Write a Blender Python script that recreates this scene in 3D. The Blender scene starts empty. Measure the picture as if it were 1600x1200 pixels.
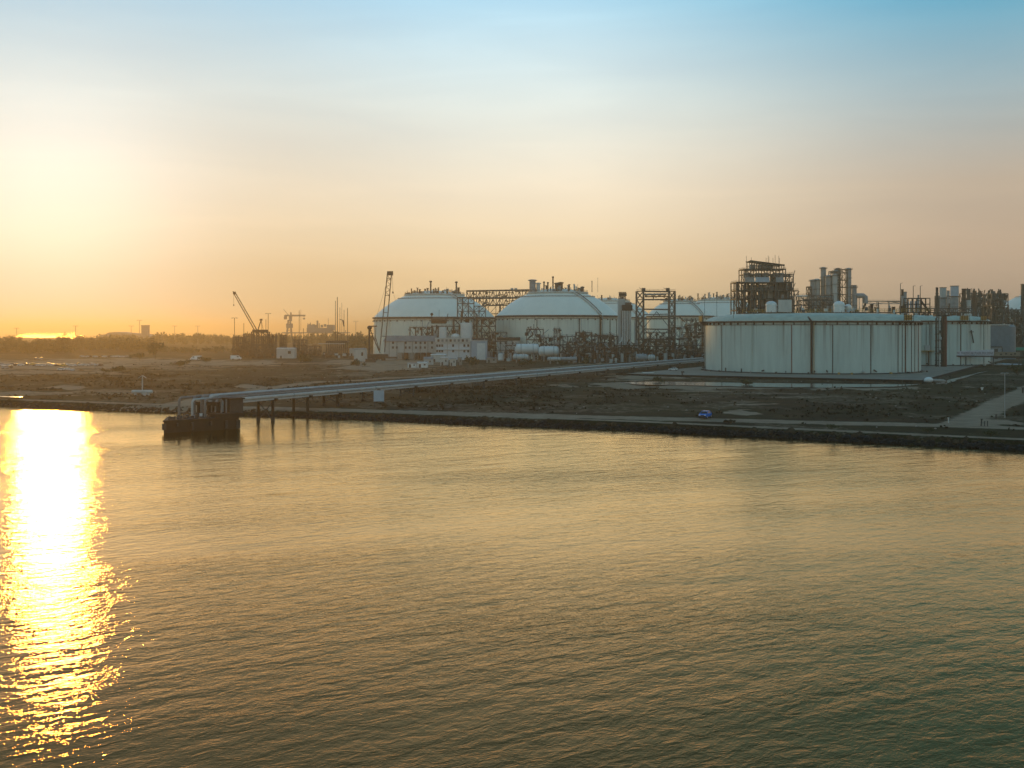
import bpy, bmesh, math, random
import numpy as np
from mathutils import Vector, Matrix
random.seed(7)
rng = np.random.default_rng(7)
S = bpy.context.scene
C = S.collection
# ------------------------------------------------------------------ camera, sky, sun, exposure
CAM_H, FPX, HOR = 25.0, 1716.0, 516.0          # camera height, focal length and horizon row for a 1600 px wide picture
cam = bpy.data.cameras.new('camera'); camo = bpy.data.objects.new('camera', cam); C.objects.link(camo)
camo.location = (0, 0, CAM_H); camo.rotation_euler = (math.radians(90), 0, 0)
cam.sensor_width = 36; cam.lens = 36 * FPX / 1600
cam.shift_y = -(600 - HOR) / 1600
cam.clip_start = 1; cam.clip_end = 60000
S.camera = camo
SUN_AZ, SUN_EL = math.radians(-22.8), math.radians(5.8)     # azimuth from +Y towards +X
w = bpy.data.worlds.new('World'); S.world = w; w.use_nodes = True
nt = w.node_tree; nt.nodes.clear()
N = nt.nodes.new; L = nt.links.new
SKY_GRAD, SKY_NISH = 0.96, 0.008
HAZE_COL, HAZE_D, HAZE_G = (.98, .78, .49), .00023, .77
WATER_COL = (.058, .040, .013); WATER_SPEC = ((1.0, .45, .17), (1.0, .82, .49)); WATER_IOR = 1.9; WAVES = (.17, .115, .026)
out = N('ShaderNodeOutputWorld'); bg = N('ShaderNodeBackground'); sky = N('ShaderNodeTexSky')
sky.sky_type = 'NISHITA'; sky.sun_disc = False
sky.sun_elevation = SUN_EL; sky.sun_rotation = SUN_AZ
sky.altitude = 0; sky.air_density = 1.0; sky.dust_density = 4.0; sky.ozone_density = 3.0
def wmath(op, a, b=None, c=None, clamp=False):
    n = N('ShaderNodeMath'); n.operation = op; n.use_clamp = clamp
    for i, v in enumerate((a, b, c)):
        if v is None: continue
        if isinstance(v, (int, float)): n.inputs[i].default_value = v
        else: L(v, n.inputs[i])
    return n.outputs[0]
def wramp(fac, stops):
    n = N('ShaderNodeValToRGB'); cr = n.color_ramp
    while len(cr.elements) < len(stops): cr.elements.new(0.5)
    for e, (p, c) in zip(cr.elements, stops): e.position = p; e.color = (*c, 1)
    L(fac, n.inputs[0]); return n.outputs[0]
def wmix(kind, a, b, f=1.0):
    n = N('ShaderNodeMix'); n.data_type = 'RGBA'; n.blend_type = kind; n.clamp_result = False
    n.inputs[0].default_value = f
    for k, v in ((6, a), (7, b)):
        if isinstance(v, tuple): n.inputs[k].default_value = (*v, 1)
        else: L(v, n.inputs[k])
    return n.outputs[2]
sd = Vector((math.sin(SUN_AZ) * math.cos(SUN_EL), math.cos(SUN_AZ) * math.cos(SUN_EL), math.sin(SUN_EL)))
tc = N('ShaderNodeTexCoord'); sep = N('ShaderNodeSeparateXYZ'); L(tc.outputs['Generated'], sep.inputs[0])
elev = wmath('ABSOLUTE', sep.outputs[2])
dn = N('ShaderNodeVectorMath'); dn.operation = 'DOT_PRODUCT'; L(tc.outputs['Generated'], dn.inputs[0]); dn.inputs[1].default_value = sd
ang = wmath('DIVIDE', wmath('ARCCOSINE', wmath('MINIMUM', wmath('MAXIMUM', dn.outputs['Value'], -1.0), 1.0)), math.pi)   # 0 at the sun, 1 opposite
# dust-laden evening sky: colour by elevation, dimming right of the sun but raised again out of view, a wide aureole round it
near = wramp(elev, [(0.0, (.78, .57, .31)), (0.05, (.84, .61, .34)), (0.085, (.90, .71, .46)), (0.125, (.91, .78, .58)), (0.20, (.75, .80, .74)),
                    (0.29, (.44, .70, .84)), (0.42, (.24, .44, .60)), (1.0, (.13, .25, .40))])
away = wramp(elev, [(0.0, (.49, .36, .26)), (0.07, (.53, .40, .29)), (0.125, (.54, .44, .34)), (0.20, (.36, .46, .50)),
                    (0.29, (.09, .40, .60)), (0.42, (.10, .27, .42)), (1.0, (.09, .19, .32))])
swing = N('ShaderNodeMapRange'); swing.interpolation_type = 'SMOOTHSTEP'; swing.inputs[1].default_value = .135; swing.inputs[2].default_value = .262; L(ang, swing.inputs[0])
mxn = N('ShaderNodeMix'); mxn.data_type = 'RGBA'; L(swing.outputs[0], mxn.inputs[0]); L(near, mxn.inputs[6]); L(away, mxn.inputs[7])
ang_gain = wramp(ang, [(0.0, (.66, .69, .75)), (0.05, (.78, .81, .86)), (0.115, (1.0, 1.02, 1.05)), (0.15, (1.05, 1.06, 1.08)), (0.262, (1.0, 1.0, .98)), (0.42, (1.30, 1.20, 1.05)), (0.56, (1.42, 1.30, 1.12)), (0.75, (1.38, 1.30, 1.16)), (1.0, (1.08, 1.06, 1.0))])  # out-of-view sky raised to brighten the tank and dome fronts
base = wmix('MULTIPLY', mxn.outputs[2], ang_gain)
glow = wmath('EXPONENT', wmath('MULTIPLY', wmath('POWER', wmath('DIVIDE', ang, 0.038), 2.0), -1.0))
glow2 = wmath('EXPONENT', wmath('MULTIPLY', wmath('DIVIDE', ang, 0.05), -1.0))
g1 = N('ShaderNodeVectorMath'); g1.operation = 'SCALE'; g1.inputs[0].default_value = (.30, .34, .34); L(glow, g1.inputs[3])
g2 = N('ShaderNodeVectorMath'); g2.operation = 'SCALE'; g2.inputs[0].default_value = (.14, .08, .02); L(glow2, g2.inputs[3])
band = N('ShaderNodeTexNoise'); bmap = N('ShaderNodeMapping'); bmap.inputs['Scale'].default_value = (2.2, 2.2, 16); bmap.inputs['Rotation'].default_value = (.05, .03, 0)
L(tc.outputs['Generated'], bmap.inputs[0]); L(bmap.outputs[0], band.inputs['Vector']); band.inputs['Scale'].default_value = 1.6; band.inputs['Detail'].default_value = 5; band.inputs['Distortion'].default_value = .6
base = wmix('MULTIPLY', base, wramp(band.outputs['Fac'], [(.3, (.955, .96, .975)), (.52, (1, 1, 1)), (.72, (1.06, 1.05, 1.04))]))   # thin uneven veils of haze
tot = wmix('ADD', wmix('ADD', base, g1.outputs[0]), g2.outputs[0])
# the physical sky adds its share on top
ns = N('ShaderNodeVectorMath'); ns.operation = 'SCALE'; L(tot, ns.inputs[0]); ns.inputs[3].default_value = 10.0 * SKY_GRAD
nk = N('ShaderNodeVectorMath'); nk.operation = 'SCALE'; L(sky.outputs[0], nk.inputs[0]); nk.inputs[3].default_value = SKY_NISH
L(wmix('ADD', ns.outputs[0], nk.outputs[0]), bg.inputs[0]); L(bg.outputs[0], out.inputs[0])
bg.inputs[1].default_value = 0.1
sl = bpy.data.lights.new('sun', 'SUN'); slo = bpy.data.objects.new('sun', sl); C.objects.link(slo)
sl.energy = 0.5; sl.angle = math.radians(2.8); sl.color = (1.0, 0.54, 0.12)   # low sun veiled by thick haze
sd = Vector((math.sin(SUN_AZ) * math.cos(SUN_EL), math.cos(SUN_AZ) * math.cos(SUN_EL), math.sin(SUN_EL)))
slo.rotation_euler = sd.to_track_quat('Z', 'Y').to_euler()
slo.location = sd * 300
S.view_settings.view_transform = 'Standard'; S.view_settings.look = 'None'
S.view_settings.exposure = 0.12; S.view_settings.gamma = 1.0; S.view_settings.use_curve_mapping = False
# ------------------------------------------------------------------ helpers: a pixel of the survey photograph -> a point of the site
def X(px, Y): return (px - 800.0) / FPX * Y
def Z(py, Y): return CAM_H - (py - HOR) / FPX * Y
def G(px, py, z=2.5):
    Y = (CAM_H - z) * FPX / (py - HOR)
    return Vector((X(px, Y), Y, z))

# ------------------------------------------------------------------ materials
def pmat(name, col, rough=0.7, var=0.25, scale=0.5, metal=0.0, rust=0.0, stretch=None, col2=None, bump=0.0, spec=None, drip=None):
    m = bpy.data.materials.new(name); m.use_nodes = True
    t = m.node_tree; b = t.nodes['Principled BSDF']
    b.inputs['Roughness'].default_value = rough; b.inputs['Metallic'].default_value = metal
    if spec is not None: b.inputs['Specular IOR Level'].default_value = spec
    geo = t.nodes.new('ShaderNodeNewGeometry'); mp = t.nodes.new('ShaderNodeMapping')
    t.links.new(geo.outputs['Position'], mp.inputs[0])
    mp.inputs['Scale'].default_value = stretch or (1, 1, 1)
    n = t.nodes.new('ShaderNodeTexNoise'); n.inputs['Scale'].default_value = scale; n.inputs['Detail'].default_value = 5; n.inputs['Roughness'].default_value = 0.65
    t.links.new(mp.outputs[0], n.inputs['Vector'])
    r = t.nodes.new('ShaderNodeValToRGB')
    lo = [c * (1 - var) for c in col]; hi = [min(1, c * (1 + var)) for c in (col2 or col)]
    r.color_ramp.elements[0].position = 0.3; r.color_ramp.elements[0].color = (*lo, 1)
    r.color_ramp.elements[1].position = 0.72; r.color_ramp.elements[1].color = (*hi, 1)
    t.links.new(n.outputs['Fac'], r.inputs[0]); c = r.outputs[0]
    if rust:
        n2 = t.nodes.new('ShaderNodeTexNoise'); n2.inputs['Scale'].default_value = 1.0; n2.inputs['Detail'].default_value = 6; n2.inputs['Roughness'].default_value = 0.7
        mp2 = t.nodes.new('ShaderNodeMapping'); mp2.inputs['Scale'].default_value = (0.22, 0.22, 0.03)
        t.links.new(geo.outputs['Position'], mp2.inputs[0]); t.links.new(mp2.outputs[0], n2.inputs['Vector'])
        r2 = t.nodes.new('ShaderNodeValToRGB'); r2.color_ramp.elements[0].position = 0.56; r2.color_ramp.elements[0].color = (0, 0, 0, 1)
        r2.color_ramp.elements[1].position = 0.78; r2.color_ramp.elements[1].color = (rust, rust, rust, 1)
        t.links.new(n2.outputs['Fac'], r2.inputs[0])
        mx = t.nodes.new('ShaderNodeMix'); mx.data_type = 'RGBA'; t.links.new(r2.outputs[0], mx.inputs[0]); t.links.new(c, mx.inputs[6])
        mx.inputs[7].default_value = (0.16, 0.075, 0.03, 1); c = mx.outputs[2]
    if drip:                                             # rust run-off below a girder, fading down the wall
        n3 = t.nodes.new('ShaderNodeTexNoise'); n3.inputs['Scale'].default_value = 1.0; n3.inputs['Detail'].default_value = 3
        mp3 = t.nodes.new('ShaderNodeMapping'); mp3.inputs['Scale'].default_value = (.55, .55, .012); t.links.new(geo.outputs['Position'], mp3.inputs[0]); t.links.new(mp3.outputs[0], n3.inputs['Vector'])
        sp = t.nodes.new('ShaderNodeSeparateXYZ'); t.links.new(geo.outputs['Position'], sp.inputs[0])
        mr = t.nodes.new('ShaderNodeMapRange'); mr.inputs[1].default_value = drip[0]; mr.inputs[2].default_value = drip[1]; t.links.new(sp.outputs[2], mr.inputs[0])
        r3 = t.nodes.new('ShaderNodeMapRange'); r3.inputs[1].default_value = .52; r3.inputs[2].default_value = .72; t.links.new(n3.outputs['Fac'], r3.inputs[0])
        mu = t.nodes.new('ShaderNodeMath'); mu.operation = 'MULTIPLY'; t.links.new(mr.outputs[0], mu.inputs[0]); t.links.new(r3.outputs[0], mu.inputs[1])
        m2 = t.nodes.new('ShaderNodeMath'); m2.operation = 'MULTIPLY'; m2.inputs[1].default_value = drip[2]; t.links.new(mu.outputs[0], m2.inputs[0])
        mx3 = t.nodes.new('ShaderNodeMix'); mx3.data_type = 'RGBA'; t.links.new(m2.outputs[0], mx3.inputs[0]); t.links.new(c, mx3.inputs[6]); mx3.inputs[7].default_value = (.15, .085, .04, 1); c = mx3.outputs[2]
    t.links.new(c, b.inputs['Base Color'])
    if bump:
        bp = t.nodes.new('ShaderNodeBump'); bp.inputs['Distance'].default_value = bump
        t.links.new(n.outputs['Fac'], bp.inputs['Height']); t.links.new(bp.outputs[0], b.inputs['Normal'])
    return m
M = dict(
    tank=pmat('tank_paint', (.56, .63, .56), .5, .10, .35, rust=.30, stretch=(1, 1, .12), drip=(9, 29, .75)),
    dome=pmat('dome_paint', (.88, .86, .72), .45, .05, .3, rust=.2, stretch=(1, 1, .4), drip=(22, 36, .45)),
    domeroof=pmat('dome_roof_paint', (.88, .86, .74), .45, .05, .12, rust=.08, stretch=(1, 1, .4)),
    wetrock=pmat('wet_rock', (.018, .015, .012), .6, .5, .35, bump=.15, spec=.15),
    roof=pmat('roof_paint', (.44, .47, .37), .5, .16, .3, rust=.5),
    dark=pmat('dark_steel', (.034, .032, .030), .6, .4, .8),
    steel=pmat('weathered_steel', (.072, .068, .066), .6, .35, .6, rust=.12),
    grey=pmat('galvanised_steel', (.30, .31, .31), .5, .25, .5, rust=.15),
    pale=pmat('pale_cladding', (.50, .51, .48), .5, .15, .3, rust=.3, stretch=(1, 1, .2)),
    white=pmat('white_paint', (.74, .74, .70), .45, .1, .4, rust=.15),
    rust=pmat('rusty_steel', (.105, .050, .030), .8, .4, .9),
    red=pmat('red_oxide_pipe', (.22, .06, .04), .6, .3, .7),
    seam=pmat('seam_band', (.085, .055, .047), .7, .3, .8),
    yellow=pmat('yellow_railing_paint', (.50, .27, .05), .6, .3, .9, rust=.5),
    blue=pmat('blue_car_paint', (.02, .17, .62), .25, .08, .5),
    concrete=pmat('concrete', (.33, .29, .25), .85, .2, .25),
    padcon=pmat('dusty_concrete', (.25, .20, .155), .9, .25, .12),
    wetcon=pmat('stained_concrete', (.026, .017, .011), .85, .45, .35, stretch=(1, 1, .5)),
    plaster=pmat('plaster_wall', (.56, .53, .48), .8, .12, .3, rust=.15, stretch=(1, 1, .4)),
    plastw=pmat('white_plaster_wall', (.68, .68, .68), .8, .08, .3),
    tin=pmat('grey_roof_sheet', (.22, .21, .20), .6, .25, .4),
    glass=pmat('window_glass', (.03, .035, .04), .15, .2, .6),
    pipe=pmat('pipe_cladding', (.47, .45, .42), .5, .15, .5, rust=.1),
    pipedk=pmat('old_pipe_cladding', (.20, .175, .16), .55, .25, .5),
    rubber=pmat('tyre_rubber', (.02, .02, .02), .8, .2, 2),
    silver=pmat('silver_car_paint', (.45, .45, .46), .3, .1, .5, metal=.4),
    black=pmat('dark_car_paint', (.03, .03, .035), .25, .1, .5),
    ochre=pmat('yellow_car_paint', (.55, .36, .06), .35, .1, .5),
    shedblue=pmat('blue_grey_sheet', (.17, .21, .24), .5, .15, .3),
    green=pmat('green_roof_sheet', (.03, .30, .20), .6, .2, .4),
    trunk=pmat('bark', (.08, .055, .035), .9, .3, 2),
    leaf=pmat('tree_foliage', (.055, .062, .022), .8, .45, .8),
    scrub=pmat('scrub_foliage', (.026, .018, .004), .9, .6, .12),
    rock=pmat('armour_rock', (.060, .042, .026), .9, .55, .35, bump=.15, spec=.08),
    sign=pmat('sign_face', (.62, .60, .62), .6, .1, .5),
    signb=pmat('faded_brown_sign_face', (.30, .23, .16), .7, .2, .5),
    ink=pmat('sign_lettering', (.10, .03, .05), .7, .1, .5),
    far=pmat('distant_concrete', (.30, .27, .25), .8, .15, .05),
    lightblue=pmat('pale_blue_cladding', (.40, .47, .53), .45, .12, .3),
)

# ------------------------------------------------------------------ mesh builder and things
class MB:
    def __init__(s): s.v = []; s.f = []
    def add(s, v, f):
        k = len(s.v); s.v += [tuple(p) for p in v]; s.f += [tuple(i + k for i in q) for q in f]; return s
    def box(s, c, d, rz=0.0):
        x, y, z = d[0] / 2, d[1] / 2, d[2] / 2; cs, sn = math.cos(rz), math.sin(rz)
        p = [(-x, -y, -z), (x, -y, -z), (x, y, -z), (-x, y, -z), (-x, -y, z), (x, -y, z), (x, y, z), (-x, y, z)]
        return s.add([(c[0] + a * cs - b * sn, c[1] + a * sn + b * cs, c[2] + e) for a, b, e in p],
                     [(0, 3, 2, 1), (4, 5, 6, 7), (0, 1, 5, 4), (1, 2, 6, 5), (2, 3, 7, 6), (3, 0, 4, 7)])
    def beam(s, p, q, wd, h=None):
        p, q = Vector(p), Vector(q); d = q - p; Ln = d.length; d.normalize(); h = h or wd
        u = d.cross(Vector((0, 0, 1))); u = u.normalized() if u.length > 1e-4 else Vector((1, 0, 0)); vv = u.cross(d)
        u, vv = u * wd / 2, vv * h / 2
        return s.add([p - u - vv, p + u - vv, p + u + vv, p - u + vv, q - u - vv, q + u - vv, q + u + vv, q - u + vv],
                     [(0, 1, 2, 3), (7, 6, 5, 4), (0, 4, 5, 1), (1, 5, 6, 2), (2, 6, 7, 3), (3, 7, 4, 0)])
    def lathe(s, prof, n=24, c=(0, 0, 0), a0=0.0, a1=2 * math.pi):
        full = abs(a1 - a0 - 2 * math.pi) < 1e-6; m = n if full else n + 1
        v = [(c[0] + r * math.cos(a0 + (a1 - a0) * i / n), c[1] + r * math.sin(a0 + (a1 - a0) * i / n), c[2] + z) for r, z in prof for i in range(m)]
        f = []
        for j in range(len(prof) - 1):
            for i in range(n):
                i2 = (i + 1) % m
                f.append((j * m + i, j * m + i2, (j + 1) * m + i2, (j + 1) * m + i))
        return s.add(v, f)
    def tubepath(s, pts, r, n=10):
        pts = [Vector(p) for p in pts]; k = len(s.v); ref = None
        for i, p in enumerate(pts):
            d = (pts[min(i + 1, len(pts) - 1)] - pts[max(i - 1, 0)]).normalized()
            if ref is None: ref = d.orthogonal().normalized()
            ref = (ref - d * ref.dot(d)).normalized(); bb = d.cross(ref)
            s.v += [tuple(p + (ref * math.cos(2 * math.pi * a / n) + bb * math.sin(2 * math.pi * a / n)) * r) for a in range(n)]
        for i in range(len(pts) - 1):
            for a in range(n):
                b = (a + 1) % n; s.f.append((k + i * n + a, k + i * n + b, k + (i + 1) * n + b, k + (i + 1) * n + a))
        s.f.append(tuple(k + a for a in range(n))[::-1]); s.f.append(tuple(k + (len(pts) - 1) * n + a for a in range(n)))
        return s
    def prism(s, poly, z0, z1):
        n = len(poly)
        return s.add([(x, y, z0) for x, y in poly] + [(x, y, z1) for x, y in poly],
                     [tuple(range(n))[::-1], tuple(range(n, 2 * n))] + [(i, (i + 1) % n, n + (i + 1) % n, n + i) for i in range(n)])
    def mesh(s, name, m, smooth=False, angle=40):
        me = bpy.data.meshes.new(name); me.from_pydata(s.v, [], s.f)
        mats = m if isinstance(m, (list, tuple)) else [m]
        for a in mats: me.materials.append(a)
        bm = bmesh.new(); bm.from_mesh(me); bmesh.ops.recalc_face_normals(bm, faces=bm.faces)
        if smooth:
            for f in bm.faces: f.smooth = True
            for e in bm.edges: e.smooth = e.is_boundary or len(e.link_faces) < 2 or e.calc_face_angle(0) < math.radians(angle)
        bm.to_mesh(me); bm.free()
        return me
def link(name, me): o = bpy.data.objects.new(name, me); C.objects.link(o); return o
def tag(o, label=None, cat=None, group=None, kind=None):
    for k, v in (('label', label), ('category', cat), ('group', group), ('kind', kind)):
        if v: o[k] = v
    return o
_unit = {}
def unit(shape, m):
    if (shape, m.name) not in _unit:
        b = MB()
        if shape == 'box': b.box((0, 0, 0), (1, 1, 1))
        elif shape == 'cyl': b.lathe([(0, -.5), (1, -.5), (1, .5), (0, .5)], 14)
        elif shape == 'ball': b.lathe([(math.sin(math.pi * i / 8), -math.cos(math.pi * i / 8)) for i in range(9)], 14)
        elif shape == 'dish': b.lathe([(1, 0)] + [(math.cos(math.pi / 2 * i / 5), .35 * math.sin(math.pi / 2 * i / 5)) for i in range(1, 6)], 14)
        _unit[(shape, m.name)] = b.mesh(shape + '_' + m.name, m, shape != 'box')
    return _unit[(shape, m.name)]
class Thing:
    def __init__(s, name, label, cat, loc=(0, 0, 0), rz=0.0, group=None):
        s.o = link(name, None); s.o.location = loc; s.o.rotation_euler = (0, 0, rz); tag(s.o, label, cat, group)
        s.o.empty_display_size = 0.5
    def _p(s, o, parent):
        p = parent or s.o; o.parent = p
        if parent is not None: o.matrix_parent_inverse = parent.matrix_basis.inverted()
        return o
    def box(s, name, c, d, m, rz=0.0, parent=None):
        o = link(name, unit('box', M[m])); o.matrix_basis = Matrix.Translation(c) @ Matrix.Rotation(rz, 4, 'Z') @ Matrix.Diagonal((*d, 1)); return s._p(o, parent)
    def beam(s, name, p, q, wd, m, h=None, parent=None):
        p, q = Vector(p), Vector(q); d = q - p
        R = d.to_track_quat('X', 'Z').to_matrix().to_4x4()
        o = link(name, unit('box', M[m])); o.matrix_basis = Matrix.Translation((p + q) / 2) @ R @ Matrix.Diagonal((d.length, wd, h or wd, 1)); return s._p(o, parent)
    def tube(s, name, p, q, r, m, parent=None):
        p, q = Vector(p), Vector(q); d = q - p
        R = d.to_track_quat('Z', 'X').to_matrix().to_4x4()
        o = link(name, unit('cyl', M[m])); o.matrix_basis = Matrix.Translation((p + q) / 2) @ R @ Matrix.Diagonal((r, r, d.length, 1)); return s._p(o, parent)
    def ball(s, name, c, r, m, parent=None, shape='ball'):
        r = r if isinstance(r, tuple) else (r, r, r)
        o = link(name, unit(shape, M[m])); o.matrix_basis = Matrix.Translation(c) @ Matrix.Diagonal((*r, 1)); return s._p(o, parent)
    def mesh(s, name, mb, m, smooth=False, parent=None, kind=None):
        o = link(name, mb.mesh(name, M[m] if isinstance(m, str) else m, smooth))
        if kind: o['kind'] = kind
        return s._p(o, parent)
def dup(t, loc, label, rz=None, group=None, scale=None, recolor=None):
    """copy of a thing with copies of its parts and sub-parts (mesh data shared)"""
    r = t.o.copy(); C.objects.link(r); r.location = loc; r['label'] = label
    if rz is not None: r.rotation_euler = (0, 0, rz)
    if group: r['group'] = group
    if scale: r.scale = (scale,) * 3
    def rec(src, par):
        for ch in src.children:
            if ch.name in _copied: continue
            c = ch.copy(); C.objects.link(c); c.parent = par; _copied.add(c.name)
            if recolor and ch.name.split('.')[0] in recolor[0]:
                c.material_slots[0].link = 'OBJECT'; c.material_slots[0].material = M[recolor[1]]
            rec(ch, c)
    rec(t.o, r); return r
_copied = set()
RZ = math.atan2(-.506, .863)           # the plant's own grid: rows run parallel to the sea wall

def railing(t, pts, z, m='dark', h=1.1, step=2.5, closed=False, parent=None, name='railing', th=.07):
    b = MB(); pts = [Vector(p) for p in pts]
    if closed: pts = pts + [pts[0]]
    for p, q in zip(pts, pts[1:]):
        n = max(1, int((q - p).length / step))
        for i in range(n + 1):
            c = p.lerp(q, i / n); b.beam((c.x, c.y, z), (c.x, c.y, z + h), th)
        for k in (.5, 1.0): b.beam((p.x, p.y, z + h * k), (q.x, q.y, z + h * k), th)
    return t.mesh(name, b, m, parent=parent, kind='stuff')
def frame(t, xs, ys, zs, cm='steel', cw=.5, bw=.35, brace=.5, deck=(), rail=(), r=None, deckm='dark', drop=0.0):
    """a steel frame: columns, floor beams, cross braces, decks and hand rails, every piece a part"""
    r = r or random
    for x in xs:
        for y in ys: t.box('column', (x, y, (zs[0] + zs[-1]) / 2), (cw, cw, zs[-1] - zs[0]), cm)
    for k, z in enumerate(zs[1:], 1):
        for y in ys:
            t.beam('beam', (xs[0], y, z), (xs[-1], y, z), bw, cm, bw * 1.4)
            for i in range(len(xs) - 1):
                if r.random() < brace:
                    a, b2 = (xs[i], xs[i + 1]) if r.random() < .5 else (xs[i + 1], xs[i])
                    t.beam('brace', (a, y, zs[k - 1]), (b2, y, z), bw * .7, cm)
                    if r.random() < .45: t.beam('brace', (b2, y, zs[k - 1]), (a, y, z), bw * .7, cm)
        for x in xs:
            t.beam('beam', (x, ys[0], z), (x, ys[-1], z), bw, cm, bw * 1.4)
            for i in range(len(ys) - 1):
                if r.random() < brace * .7: t.beam('brace', (x, ys[i], zs[k - 1]), (x, ys[i + 1], z), bw * .7, cm)
        if k in deck: t.box('platform', ((xs[0] + xs[-1]) / 2, (ys[0] + ys[-1]) / 2, z + .3), (xs[-1] - xs[0] + 1, ys[-1] - ys[0] + 1, .18), deckm)
        if k in rail: railing(t, [(xs[0], ys[0], 0), (xs[-1], ys[0], 0), (xs[-1], ys[-1], 0), (xs[0], ys[-1], 0)], z + .4, cm, closed=True)
def lattice(t, p, q, wd, n, m='steel', th=.25, wd2=None, name='lattice_chord', bname='lattice_brace'):
    """four-chord lattice girder from p to q; each chord and brace is a part"""
    p, q = Vector(p), Vector(q); d = (q - p).normalized()
    u = d.cross(Vector((0, 1, 0))); u = u.normalized() if u.length > .2 else Vector((1, 0, 0)); v = d.cross(u)
    wd2 = wd2 or wd
    def c(i, k):
        f = i / n; w0 = (wd * (1 - f) + wd2 * f) / 2
        return p.lerp(q, f) + u * w0 * (1, 1, -1, -1)[k] + v * w0 * (1, -1, -1, 1)[k]
    for k in range(4): t.beam(name, c(0, k), c(n, k), th, m)
    for i in range(n):
        for k in range(4):
            a, b = (k, (k + 1) % 4) if (i + k) % 2 else ((k + 1) % 4, k)
            t.beam(bname, c(i, a), c(i + 1, b), th * .6, m)
# ------------------------------------------------------------------ the setting: water, land, tracks
SHX = [-4000, -900, -400, -165, -35, 31, 106, 300, 900, 4000]
SHY = [2000, 700, 455, 360, 303, 273, 228, 118, -220, -1900]
def shore(x): return np.interp(x, SHX, SHY)
def vnoise(x, y, s, seed=0):
    """smooth value noise on arrays"""
    x = np.asarray(x, float) / s; y = np.asarray(y, float) / s
    xi, yi = np.floor(x).astype(int), np.floor(y).astype(int); fx, fy = x - xi, y - yi
    fx, fy = fx * fx * (3 - 2 * fx), fy * fy * (3 - 2 * fy)
    def h(a, b):
        n = (a * 374761393 + b * 668265263 + seed * 974711) & 0x7fffffff
        n = ((n ^ (n >> 13)) * 1274126177) & 0x7fffffff
        return ((n ^ (n >> 16)) & 0xffff) / 65535.0
    return (h(xi, yi) * (1 - fx) + h(xi + 1, yi) * fx) * (1 - fy) + (h(xi, yi + 1) * (1 - fx) + h(xi + 1, yi + 1) * fx) * fy
def seg(x, y, pts, wd, soft):
    """1 within wd of the polyline, fading to 0 over soft"""
    best = np.full(np.shape(x), 1e9)
    for (ax, ay), (bx, by) in zip(pts, pts[1:]):
        dx, dy = bx - ax, by - ay; tt = np.clip(((x - ax) * dx + (y - ay) * dy) / (dx * dx + dy * dy), 0, 1)
        best = np.minimum(best, np.hypot(x - ax - tt * dx, y - ay - tt * dy))
    return np.clip((wd + soft - best) / soft, 0, 1)
def gpx(*pp): return [tuple(G(a, b)[:2]) for a, b in pp]
TRACK = gpx((-200, 628), (0, 628), (300, 631), (600, 639.5), (1000, 651), (1490, 665), (1700, 672))
SIDE = gpx((1500, 663), (1600, 613)); SIDE = [SIDE[0], SIDE[1], (SIDE[1][0] + 60, SIDE[1][1] + 105)]
PIPEROAD = gpx((200, 640), (480, 598), (760, 583), (960, 566), (1090, 559))
SANDS = [  # bare patches: centre px, py, half width px, half height px, strength
    (60, 571, 190, 7, 1), (180, 564, 150, 4, .8), (60, 582, 140, 4, .6), (330, 567, 120, 4.5, .7), (290, 574, 90, 4, .5), (600, 575, 70, 6, .9),
    (600, 566, 110, 5, .8), (105, 606, 26, 3, .9), (50, 614, 120, 3, .6), (180, 612, 90, 3, .5), (390, 604, 26, 4, 1), (470, 588, 60, 4, .3),
    (985, 602, 60, 4, 1), (1060, 604, 90, 3.2, .8), (1170, 604.5, 150, 3.6, 1), (1340, 605.5, 120, 3.4, .9), (1080, 611, 60, 1.4, .6), (1200, 615, 70, 1.3, .5), (1150, 628, 50, 1.2, .5), (1010, 588, 60, 6, .9), (1160, 644, 28, 4, .9),
    (1190, 632, 60, 1.5, .6), (1260, 620, 60, 1.2, .5), (1090, 616, 50, 1.2, .5), (730, 610, 40, 2, .4), (880, 603, 30, 2, .6), 
    (1560, 660, 36, 5, .8), (1540, 592, 60, 4, .4), (1570, 585, 40, 2, .5), (560, 585, 40, 3, .5), (1180, 555, 500, 9, .7)]
xs = np.concatenate([np.linspace(-3800, -420, 40), np.arange(-400, 460, 2.2), np.linspace(470, 3800, 40)])
vs = np.concatenate([[-8, -3, 0, 1.2, 2.6, 4], np.arange(5.5, 60, 1.6), np.arange(60, 420, 2.4), np.geomspace(422, 2350, 60)])
GX, GV = np.meshgrid(xs, vs); GY = shore(GX) + GV
GX = GX.copy()
def height(x, y, v):
    z = np.interp(v, [-8, -3, 0, 4, 6, 22, 30, 5000], [-4, -1.8, -.1, 1.75, 1.85, 2.3, 2.5, 2.5])
    k = np.clip((v - 8) / 30, 0, 1) * np.clip((900 - v) / 300, 0, 1)
    return z + k * ((vnoise(x, y, 14, 3) - .5) * .5 + (vnoise(x, y, 5, 4) - .5) * .25)
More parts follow.
